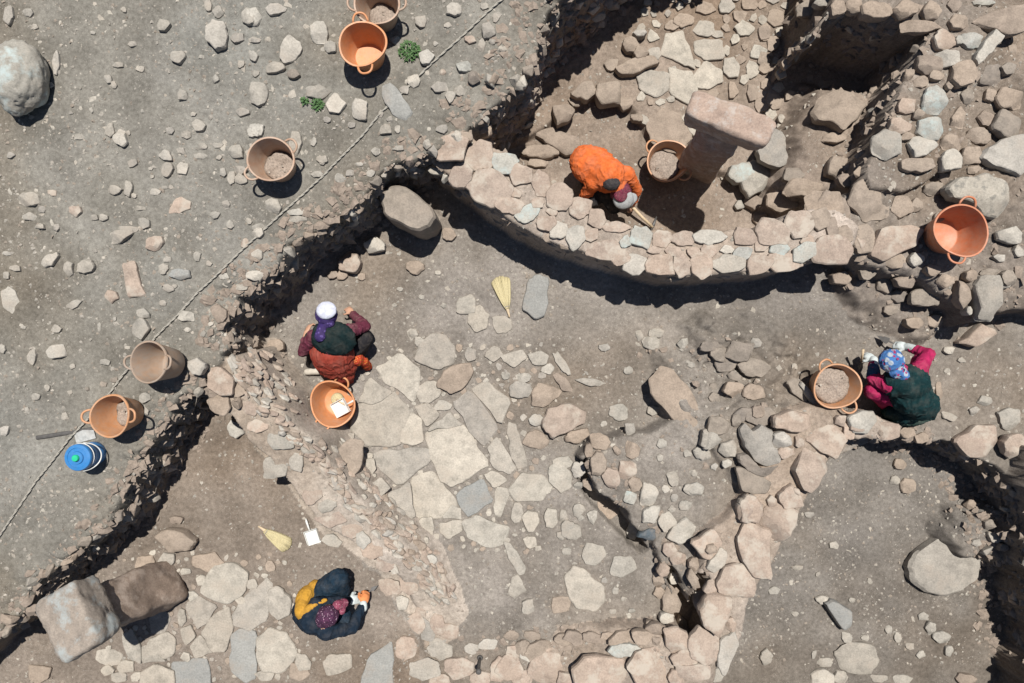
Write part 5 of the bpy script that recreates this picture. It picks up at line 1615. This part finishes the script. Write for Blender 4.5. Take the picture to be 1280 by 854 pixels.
def body(root, O, j, parts_extra):
    """j: joints; limbs taper, one surface from head to feet"""
    pr = []
    hd = j['head']; f = j['face']          # face: direction the face looks
    up = (hd - j['neck']).normalized()
    pr.append(ellipsoid(hd, (0.078, 0.096, 0.108), Vector((0, 0, 1)).rotation_difference(up)))
    pr.append(capsule(hd + f * 0.075 - up * 0.015, 0.016, hd + f * 0.108 - up * 0.028, 0.013, 8))          # nose
    pr.append(capsule(hd + f * 0.05 - up * 0.07, 0.045, hd + f * 0.07 - up * 0.085, 0.03, 10))             # chin and mouth
    sd = f.cross(up).normalized()
    for s in (-1, 1):
        pr.append(ellipsoid(hd + sd * s * 0.080 - up * 0.01, (0.014, 0.02, 0.028)))                       # ears
    pr.append(capsule(j['neck'], 0.058, hd - up * 0.05, 0.05))
    pr.append(capsule(j['chest'], 0.135, j['neck'], 0.075)); pr.append(capsule(j['pelvis'], 0.15, j['chest'], 0.145))
    for s in 'LR':
        pr.append(capsule(j['chest'].lerp(j['neck'], 0.6), 0.075, j['sh' + s], 0.062))
        pr.append(capsule(j['sh' + s], 0.056, j['el' + s], 0.042)); pr.append(capsule(j['el' + s], 0.042, j['wr' + s], 0.027))
        pr.append(capsule(j['pelvis'], 0.11, j['kn' + s], 0.065)); pr.append(capsule(j['kn' + s], 0.062, j['an' + s], 0.038))
    return skinned('body', pr + parts_extra, SKIN, root, O, 0.0075, 3)


def limb(j, a, b, r0, r1): return capsule(j[a], r0, j[b], r1)


# -- 1: orange jacket, bent over in the pillar room
root, O, J = figure(-1.47, (752, 222), 'person in bright orange jacket and grey cap bending over behind the curved wall')
j = dict(pelvis=J(733, 203, 0.50), chest=J(760, 219, 0.62), neck=J(772, 233, 0.60), head=J(778, 246, 0.52), shL=J(742, 229, 0.60), shR=J(783, 218, 0.60),
         elL=J(730, 246, 0.36), wrL=J(738, 258, 0.12), elR=J(796, 238, 0.38), wrR=J(790, 257, 0.16), knL=J(742, 250, 0.36), anL=J(731, 226, 0.06), knR=J(768, 258, 0.34), anR=J(748, 232, 0.06))
j['face'] = (J(786, 258, 0.20) - j['head']).normalized()
body(root, O, j, hand(j['wrL'], (0.1, -0.5, -1), (-0.5, -0.6, 0.4), 0.4) + hand(j['wrR'], (0.15, -0.5, -0.8), (0.5, -0.3, 0.5), 0.9))
OR = cloth_mat('jacket_orange', (0.52, 0.115, 0.03), dust=0.3)
jk = [ellipsoid(j['pelvis'].lerp(j['chest'], 0.4), (0.29, 0.215, 0.17), Quaternion((0, 0, 1), R(-30))), capsule(j['pelvis'], 0.185, j['chest'], 0.185), capsule(j['chest'], 0.18, j['neck'], 0.095)]
for s in 'LR': jk += [capsule(j['chest'], 0.12, j['sh' + s], 0.085), limb(j, 'sh' + s, 'el' + s, 0.080, 0.060), capsule(j['el' + s], 0.060, j['el' + s].lerp(j['wr' + s], 0.8), 0.042)]
skinned('jacket', jk, OR, root, O, 0.009, 5, 0.022, 10, 1.0, (0.8, 1.3, 1.0))
BLK = cloth_mat('trousers_black', (0.018, 0.017, 0.019))
tr = []
for s in 'LR': tr += [capsule(j['pelvis'], 0.13, j['kn' + s], 0.085), limb(j, 'kn' + s, 'an' + s, 0.080, 0.055)]
skinned('trousers', tr, BLK, root, O, 0.012, 5, 0.008, 14, 2.0)
for s in 'LR': skinned('shoe', [capsule(j['an' + s] - Vector((0, 0, 0.02)), 0.045, j['an' + s] + Vector((0.02, -0.14, -0.03)), 0.035)], SHOE, root, O, 0.012, 3)
SCF = cloth_mat('scarf_burgundy', (0.10, 0.018, 0.035), [(70, 0.16, (0.35, 0.06, 0.10))])
skinned('scarf', [ellipsoid(j['head'].lerp(j['neck'], 0.25) + Vector((-0.01, 0.015, 0.03)), (0.115, 0.115, 0.105)), capsule(j['neck'] + Vector((-0.06, 0.05, 0.05)), 0.06, j['head'], 0.07)], SCF, root, O, 0.009, 4, 0.010, 24, 3.0)
DK = cloth_mat('hood_dark', (0.035, 0.032, 0.034))
skinned('hood', [ellipsoid(J(764, 229, 0.72), (0.095, 0.08, 0.07))], DK, root, O, 0.009, 4, 0.010, 20, 4.0)
CAPM = cloth_mat('cap_grey', (0.29, 0.30, 0.30), dust=0.15)
cp = skinned('cap', [ellipsoid(J(779, 249, 0.59), (0.112, 0.112, 0.055), Quaternion((1, 0, 0), R(20))), capsule(J(785, 254, 0.53), 0.055, J(790, 248, 0.52), 0.06)], CAPM, root, O, 0.009, 5, 0.004, 20, 5.0)
skinned('cap_cloth', [ellipsoid(J(776, 244, 0.64), (0.075, 0.075, 0.03))], SCF, root, O, 0.008, 4, 0.006, 24, 6.0)
pk = tag(empty('hand_pick', J(802, 271, 0.0)), 'pick with pale wooden handle held by the orange-jacketed digger', 'pick')
pl = pk.location
v, f = tube([J(788, 256, 0.17) - pl, J(803, 272, 0.10) - pl, J(816, 284, 0.06) - pl], [0.016, 0.017, 0.018], 10); link('handle', mesh('pick_handle', v, f), WOOD, pk)
v, f = tube([J(821, 270, 0.05) - pl, J(817, 281, 0.075) - pl, J(812, 293, 0.03) - pl], [0.006, 0.018, 0.006], 8, True, 0.6); link('blade', mesh('pick_head', v, f), STEEL, pk)

# -- 2: red vest, squatting in the main room, seen from behind
zf = -0.915
root, O, J = figure(zf, (417, 440), 'person in red vest, maroon sleeves and white cap squatting beside the trench side')
j = dict(pelvis=J(420, 455, 0.24), chest=J(416, 428, 0.50), neck=J(412, 411, 0.60), head=J(408, 393, 0.66), shL=J(393, 421, 0.56), shR=J(437, 414, 0.56),
         elL=J(379, 440, 0.38), wrL=J(383, 416, 0.28), elR=J(457, 408, 0.40), wrR=J(440, 392, 0.16), knL=J(390, 424, 0.36), anL=J(393, 455, 0.05), knR=J(456, 424, 0.36), anR=J(446, 450, 0.05))
j['face'] = (J(404, 380, 0.35) - j['head']).normalized()
body(root, O, j, hand(j['wrL'], (0.2, 0.8, -0.4), (-0.6, 0.2, 0.6), 0.7) + hand(j['wrR'], (-0.6, 0.6, -0.5), (0.2, 0.3, 0.9), 0.6))
MAR = cloth_mat('sleeve_maroon', (0.10, 0.022, 0.038), [(30, 0.2, (0.16, 0.045, 0.07))])
sw = [capsule(j['pelvis'], 0.16, j['chest'], 0.16), capsule(j['chest'], 0.155, j['neck'], 0.085)]
for s in 'LR': sw += [capsule(j['chest'], 0.11, j['sh' + s], 0.075), limb(j, 'sh' + s, 'el' + s, 0.070, 0.055), capsule(j['el' + s], 0.056, j['el' + s].lerp(j['wr' + s], 0.62 if s == 'L' else 0.9), 0.042)]
skinned('sweater', sw, MAR, root, O, 0.009, 5, 0.018, 13, 1.0)
RED = cloth_mat('vest_red', (0.235, 0.040, 0.026), dust=0.2)
skinned('vest', [ellipsoid(J(416, 441, 0.40), (0.225, 0.185, 0.20)), ellipsoid(J(421, 456, 0.25), (0.22, 0.155, 0.18)), ellipsoid(J(418, 449, 0.33), (0.225, 0.175, 0.19)), ellipsoid(J(428, 468, 0.16), (0.13, 0.10, 0.14)), capsule(J(430, 466, 0.2), 0.06, J(428, 479, 0.04), 0.05), capsule(J(436, 462, 0.2), 0.05, J(438, 476, 0.04), 0.04)],
        RED, root, O, 0.009, 6, 0.022, 11, 2.0, (1.7, 0.5, 0.6))
SHW = cloth_mat('shawl_green', (0.006, 0.015, 0.016), dust=0.12)
skinned('shawl', [ellipsoid(J(417, 424, 0.62), (0.225, 0.175, 0.08), Quaternion((1, 0, 0), R(18))), ellipsoid(J(402, 414, 0.63), (0.09, 0.09, 0.06)), ellipsoid(J(430, 418, 0.61), (0.10, 0.10, 0.06))], SHW, root, O, 0.009, 6, 0.022, 9, 3.0)
PUR = cloth_mat('scarf_purple', (0.034, 0.020, 0.09), [(24, 0.22, (0.09, 0.06, 0.20))], dust=0.1)
skinned('scarf', [ellipsoid(J(408, 393, 0.69), (0.108, 0.112, 0.10)), capsule(J(406, 405, 0.68), 0.058, J(401, 417, 0.68), 0.05), ellipsoid(J(400, 420, 0.70), (0.055, 0.06, 0.04)), ellipsoid(J(411, 405, 0.70), (0.06, 0.04, 0.045))], PUR, root, O, 0.008, 4, 0.012, 26, 4.0)
CW2 = cloth_mat('cap_white', (0.44, 0.45, 0.52), dust=0.05)
skinned('cap', [ellipsoid(J(408, 388, 0.765), (0.100, 0.092, 0.045), Quaternion((1, 0, 0), R(-15)))], CW2, root, O, 0.008, 5, 0.004, 20, 5.0)
tr = []
for s in 'LR': tr += [capsule(j['pelvis'], 0.13, j['kn' + s], 0.085), limb(j, 'kn' + s, 'an' + s, 0.080, 0.06)]
skinned('trousers', tr, BLK, root, O, 0.012, 5, 0.010, 14, 6.0)
FLO = cloth_mat('pouch_floral', (0.38, 0.05, 0.02), [(50, 0.22, (0.5, 0.24, 0.04)), (64, 0.16, (0.55, 0.10, 0.12))], dust=0.05)
skinned('waist_cloth', [ellipsoid(J(447, 449, 0.28), (0.065, 0.075, 0.10)), capsule(J(455, 452, 0.22), 0.045, J(459, 458, 0.05), 0.05)], FLO, root, O, 0.009, 4, 0.014, 20, 7.0)
skinned('shoe', [capsule(J(384, 465, 0.035), 0.035, J(398, 464, 0.05), 0.04)], SOLE, root, O, 0.010, 3)
skinned('shoe', [capsule(J(446, 456, 0.035), 0.04, J(450, 440, 0.05), 0.04)], SHOE, root, O, 0.010, 3)

# -- 3: teal shawl and magenta sleeve in the eastern passage
zf = height(*W(1125, 490, -0.8).xy)
root, O, J = figure(zf, (1125, 485), 'person in dark teal shawl with magenta sleeves and blue headscarf squatting by the bucket')
j = dict(pelvis=J(1142, 502, 0.25), chest=J(1136, 480, 0.48), neck=J(1124, 463, 0.56), head=J(1114, 452, 0.58), shL=J(1112, 482, 0.52), shR=J(1148, 462, 0.54),
         elL=J(1092, 474, 0.40), wrL=J(1092, 450, 0.22), elR=J(1160, 443, 0.42), wrR=J(1134, 434, 0.22), knL=J(1094, 489, 0.34), anL=J(1112, 510, 0.06), knR=J(1150, 452, 0.36), anR=J(1150, 490, 0.06))
j['face'] = (J(1098, 438, 0.2) - j['head']).normalized()
body(root, O, j, hand(j['wrL'], (-0.4, 0.5, -0.6), (-0.2, 0.5, 0.8), 0.8) + hand(j['wrR'], (-0.8, 0.3, -0.5), (0, 0.4, 0.9), 0.8))
MAG = cloth_mat('sleeve_magenta', (0.30, 0.016, 0.07), dust=0.2)
mg = [capsule(j['chest'], 0.15, j['neck'], 0.08), capsule(j['pelvis'], 0.15, j['chest'], 0.15)]
for s in 'LR': mg += [capsule(j['chest'], 0.085, j['sh' + s], 0.072), limb(j, 'sh' + s, 'el' + s, 0.078, 0.062), capsule(j['el' + s], 0.062, j['el' + s].lerp(j['wr' + s], 0.75), 0.045)]
skinned('sweater', mg, MAG, root, O, 0.009, 5, 0.020, 12, 1.0)
skinned('trousers', [capsule(j['pelvis'], 0.13, j['knL'], 0.085), limb(j, 'knL', 'anL', 0.085, 0.06), capsule(j['pelvis'], 0.13, j['knR'], 0.08), limb(j, 'knR', 'anR', 0.08, 0.06), ellipsoid(J(1093, 489, 0.36), (0.10, 0.085, 0.09))], MAG, root, O, 0.010, 5, 0.014, 15, 2.0)
TEA = cloth_mat('shawl_teal', (0.006, 0.023, 0.025), [(30, 0.10, (0.012, 0.05, 0.047))], dust=0.15)
skinned('shawl', [ellipsoid(J(1138, 492, 0.44), (0.20, 0.24, 0.17), Quaternion((0, 0, 1), R(25))), ellipsoid(J(1146, 505, 0.28), (0.205, 0.17, 0.19)), ellipsoid(J(1128, 514, 0.18), (0.20, 0.12, 0.14)), ellipsoid(J(1126, 474, 0.56), (0.155, 0.13, 0.085)), ellipsoid(J(1138, 478, 0.55), (0.19, 0.17, 0.13)), ellipsoid(J(1118, 484, 0.50), (0.11, 0.10, 0.09)), capsule(J(1150, 508, 0.2), 0.12, J(1155, 512, 0.05), 0.13)],
        TEA, root, O, 0.009, 5, 0.032, 8, 3.0, (1.5, 0.7, 0.8))
SKT = cloth_mat('skirt_green', (0.012, 0.045, 0.038), dust=0.3)
skinned('skirt', [ellipsoid(J(1134, 518, 0.09), (0.26, 0.125, 0.10)), ellipsoid(J(1155, 506, 0.09), (0.13, 0.18, 0.10))], SKT, root, O, 0.010, 5, 0.018, 16, 4.0)
BLS = cloth_mat('headscarf_blue', (0.05, 0.13, 0.30), [(15, 0.34, (0.30, 0.34, 0.38)), (18, 0.22, (0.015, 0.03, 0.08)), (22, 0.22, (0.24, 0.03, 0.09))], dust=0.05)
skinned('headscarf', [ellipsoid(J(1114, 451, 0.62), (0.118, 0.112, 0.10)), ellipsoid(J(1122, 464, 0.63), (0.085, 0.07, 0.05)), capsule(J(1124, 464, 0.62), 0.06, J(1130, 470, 0.62), 0.05)], BLS, root, O, 0.008, 4, 0.018, 14, 5.0)
GLW = cloth_mat('glove_white', (0.46, 0.50, 0.49), dust=0.12)
skinned('glove', hand(j['wrL'], (-0.4, 0.5, -0.6), (-0.2, 0.5, 0.8), 0.8, 1.0, 0.006) + [capsule(j['wrL'], 0.042, j['wrL'].lerp(j['elL'], 0.4), 0.048)], GLW, root, O, 0.0065, 2)
skinned('glove', hand(j['wrR'], (-0.8, 0.3, -0.5), (0, 0.4, 0.9), 0.8, 1.0, 0.006) + [capsule(j['wrR'], 0.042, j['wrR'].lerp(j['elR'], 0.35), 0.048)], GLW, root, O, 0.0065, 2)
CUF = cloth_mat('cuff_navy', (0.03, 0.06, 0.12))
skinned('cuff', [capsule(j['elL'].lerp(j['wrL'], 0.15), 0.068, j['elL'].lerp(j['wrL'], 0.55), 0.056)], CUF, root, O, 0.009, 4, 0.006, 20, 6.0)
for s in 'LR': skinned('shoe', [capsule(j['an' + s] - Vector((0, 0, 0.015)), 0.042, j['an' + s] + Vector((-0.10, 0.10, -0.02)), 0.036)], SHOE, root, O, 0.012, 3)


def trowel(pts, mat_h, blade_tip, blade_w, label, zf_):
    root = tag(empty('trowel', pts[0]), label, 'trowel')
    l0 = root.location
    v, f = tube([p - l0 for p in pts], [0.013] + [0.015] * (len(pts) - 2) + [0.010], 8); link('handle', mesh('trowel_handle', v, f), mat_h, root)
    a = pts[-1]; d = (blade_tip - a).normalized(); s = d.cross(Vector((0, 0, 1))).normalized(); n = s.cross(d)
    L = (blade_tip - a).length
    V = []
    for zz in (0.002, -0.002):
        for u, w_ in ((0, 0.006), (0.3, 0.007), (0.36, blade_w), (0.62, blade_w * 0.8), (1, 0.002), (0.62, -blade_w * 0.8), (0.36, -blade_w), (0.3, -0.007), (0, -0.006)):
            V.append(a + d * L * u + s * w_ + n * zz - l0)
    F = [tuple(range(9)), tuple(reversed(range(9, 18)))] + [(i, 9 + i, 9 + (i + 1) % 9, (i + 1) % 9) for i in range(9)]
    link('blade', mesh('trowel_blade', V, F, False), STEEL, root)


ORP = simple_mat('handle_orange', (0.70, 0.26, 0.03), 0.45, 0.08)
trowel([J(1127, 434, 0.16), J(1118, 430, 0.14)], ORP, J(1096, 420, 0.03), 0.036, 'trowel with orange grip and black blade in the right glove of the teal-shawled digger', zf)
trowel([J(1079, 437, 0.26), J(1077, 452, 0.16)], WOOD, J(1074, 462, 0.02), 0.035, 'upright wooden-handled trowel at the left glove of the teal-shawled digger', zf)

# -- 4: navy sweater and mustard vest in the lower room
zf = height(*W(412, 758, -0.85).xy)
root, O, J = figure(zf, (412, 758), 'person in navy sweater, mustard vest and purple headscarf squatting by the pale flagstones')
j = dict(pelvis=J(386, 764, 0.26), chest=J(394, 772, 0.50), neck=J(403, 772, 0.60), head=J(411, 769, 0.68), shL=J(396, 756, 0.56), shR=J(408, 790, 0.56),
         elL=J(424, 752, 0.40), wrL=J(436, 751, 0.26), elR=J(440, 785, 0.40), wrR=J(454, 755, 0.26), knL=J(423, 724, 0.42), anL=J(428, 748, 0.06), knR=J(428, 772, 0.38), anR=J(408, 776, 0.06))
j['face'] = (J(432, 762, 0.40) - j['head']).normalized()
body(root, O, j, hand(j['wrL'], (0.8, -0.05, -0.5), (0.1, 0.3, 0.9), 0.5) + hand(j['wrR'], (0.25, 0.8, -0.4), (0.5, 0, 0.8), 0.8))
NAV = cloth_mat('sweater_navy', (0.010, 0.018, 0.030), dust=0.12)
sw = [capsule(j['pelvis'], 0.165, j['chest'], 0.165), capsule(j['chest'], 0.16, j['neck'], 0.09)]
for s in 'LR': sw += [capsule(j['chest'], 0.12, j['sh' + s], 0.08), limb(j, 'sh' + s, 'el' + s, 0.075, 0.060), capsule(j['el' + s], 0.060, j['el' + s].lerp(j['wr' + s], 0.85), 0.043)]
skinned('sweater', sw, NAV, root, O, 0.009, 5, 0.020, 11, 1.0)
NAV2 = cloth_mat('trousers_navy', (0.010, 0.022, 0.036), [(80, 0.10, (0.05, 0.08, 0.11))], dust=0.12)
skinned('trousers', [capsule(J(386, 752, 0.28), 0.13, j['knL'], 0.105), capsule(j['knL'], 0.105, J(426, 738, 0.25), 0.10), limb(j, 'knL', 'anL', 0.095, 0.075), capsule(j['pelvis'], 0.13, j['knR'], 0.09), limb(j, 'knR', 'anR', 0.085, 0.06)], NAV2, root, O, 0.009, 5, 0.018, 11, 2.0)
MUS = cloth_mat('vest_mustard', (0.40, 0.21, 0.03), dust=0.12)
skinned('vest', [ellipsoid(J(379, 760, 0.50), (0.075, 0.115, 0.13)), ellipsoid(J(382, 746, 0.42), (0.085, 0.12, 0.13), Quaternion((0, 0, 1), R(-30))), ellipsoid(J(391, 735, 0.34), (0.06, 0.09, 0.10), Quaternion((0, 0, 1), R(-35))), capsule(J(380, 764, 0.585), 0.040, J(394, 756, 0.615), 0.026), capsule(J(394, 756, 0.615), 0.024, J(407, 750, 0.57), 0.018)], MUS, root, O, 0.008, 4, 0.012, 14, 3.0)
skinned('vest_hem', [capsule(J(414, 788, 0.52), 0.03, J(420, 784, 0.50), 0.026)], MUS, root, O, 0.008, 3)
PSC = cloth_mat('headscarf_paisley', (0.050, 0.020, 0.042), [(48, 0.17, (0.38, 0.26, 0.32)), (75, 0.15, (0.20, 0.05, 0.12)), (62, 0.10, (0.03, 0.01, 0.05))], dust=0.04)
skinned('headscarf', [ellipsoid(j['head'] + Vector((-0.005, 0, 0.03)), (0.112, 0.100, 0.10), Quaternion((0, 0, 1), R(25))), ellipsoid(J(405, 774, 0.66), (0.085, 0.085, 0.07))], PSC, root, O, 0.008, 4, 0.016, 13, 4.0)
PS2 = cloth_mat('headscarf_knot', (0.20, 0.05, 0.08), [(60, 0.18, (0.50, 0.30, 0.32))], dust=0.04)
skinned('headscarf_knot', [capsule(J(422, 757, 0.66), 0.05, J(430, 754, 0.58), 0.045), ellipsoid(J(427, 762, 0.62), (0.04, 0.05, 0.045))], PS2, root, O, 0.008, 4, 0.010, 26, 5.0)
skinned('glove', hand(j['wrL'], (0.8, -0.05, -0.5), (0.1, 0.3, 0.9), 0.5, 1.0, 0.006) + [capsule(j['wrL'], 0.036, j['wrL'].lerp(j['elL'], 0.25), 0.04)], GLW, root, O, 0.0065, 2)
ORG = cloth_mat('glove_orange', (0.52, 0.19, 0.07), dust=0.1)
skinned('glove', hand(j['wrR'], (0.25, 0.8, -0.4), (0.5, 0, 0.8), 0.8, 1.0, 0.006), ORG, root, O, 0.0065, 2)
skinned('glove_cuff', [capsule(j['wrR'] + Vector((0, -0.035, 0.01)), 0.045, j['wrR'] + Vector((0.0, 0.0, 0.0)), 0.04)], GLW, root, O, 0.007, 2)
for s in 'LR': skinned('shoe', [capsule(j['an' + s] - Vector((0, 0, 0.015)), 0.042, j['an' + s] + Vector((0.12, 0.0, -0.02)), 0.036)], SHOE, root, O, 0.012, 3)
trowel([J(452, 747, 0.16), J(461, 740, 0.14)], WOOD, J(472, 732, 0.10), 0.022, 'small pale scraper in the orange glove of the mustard-vested digger', zf)
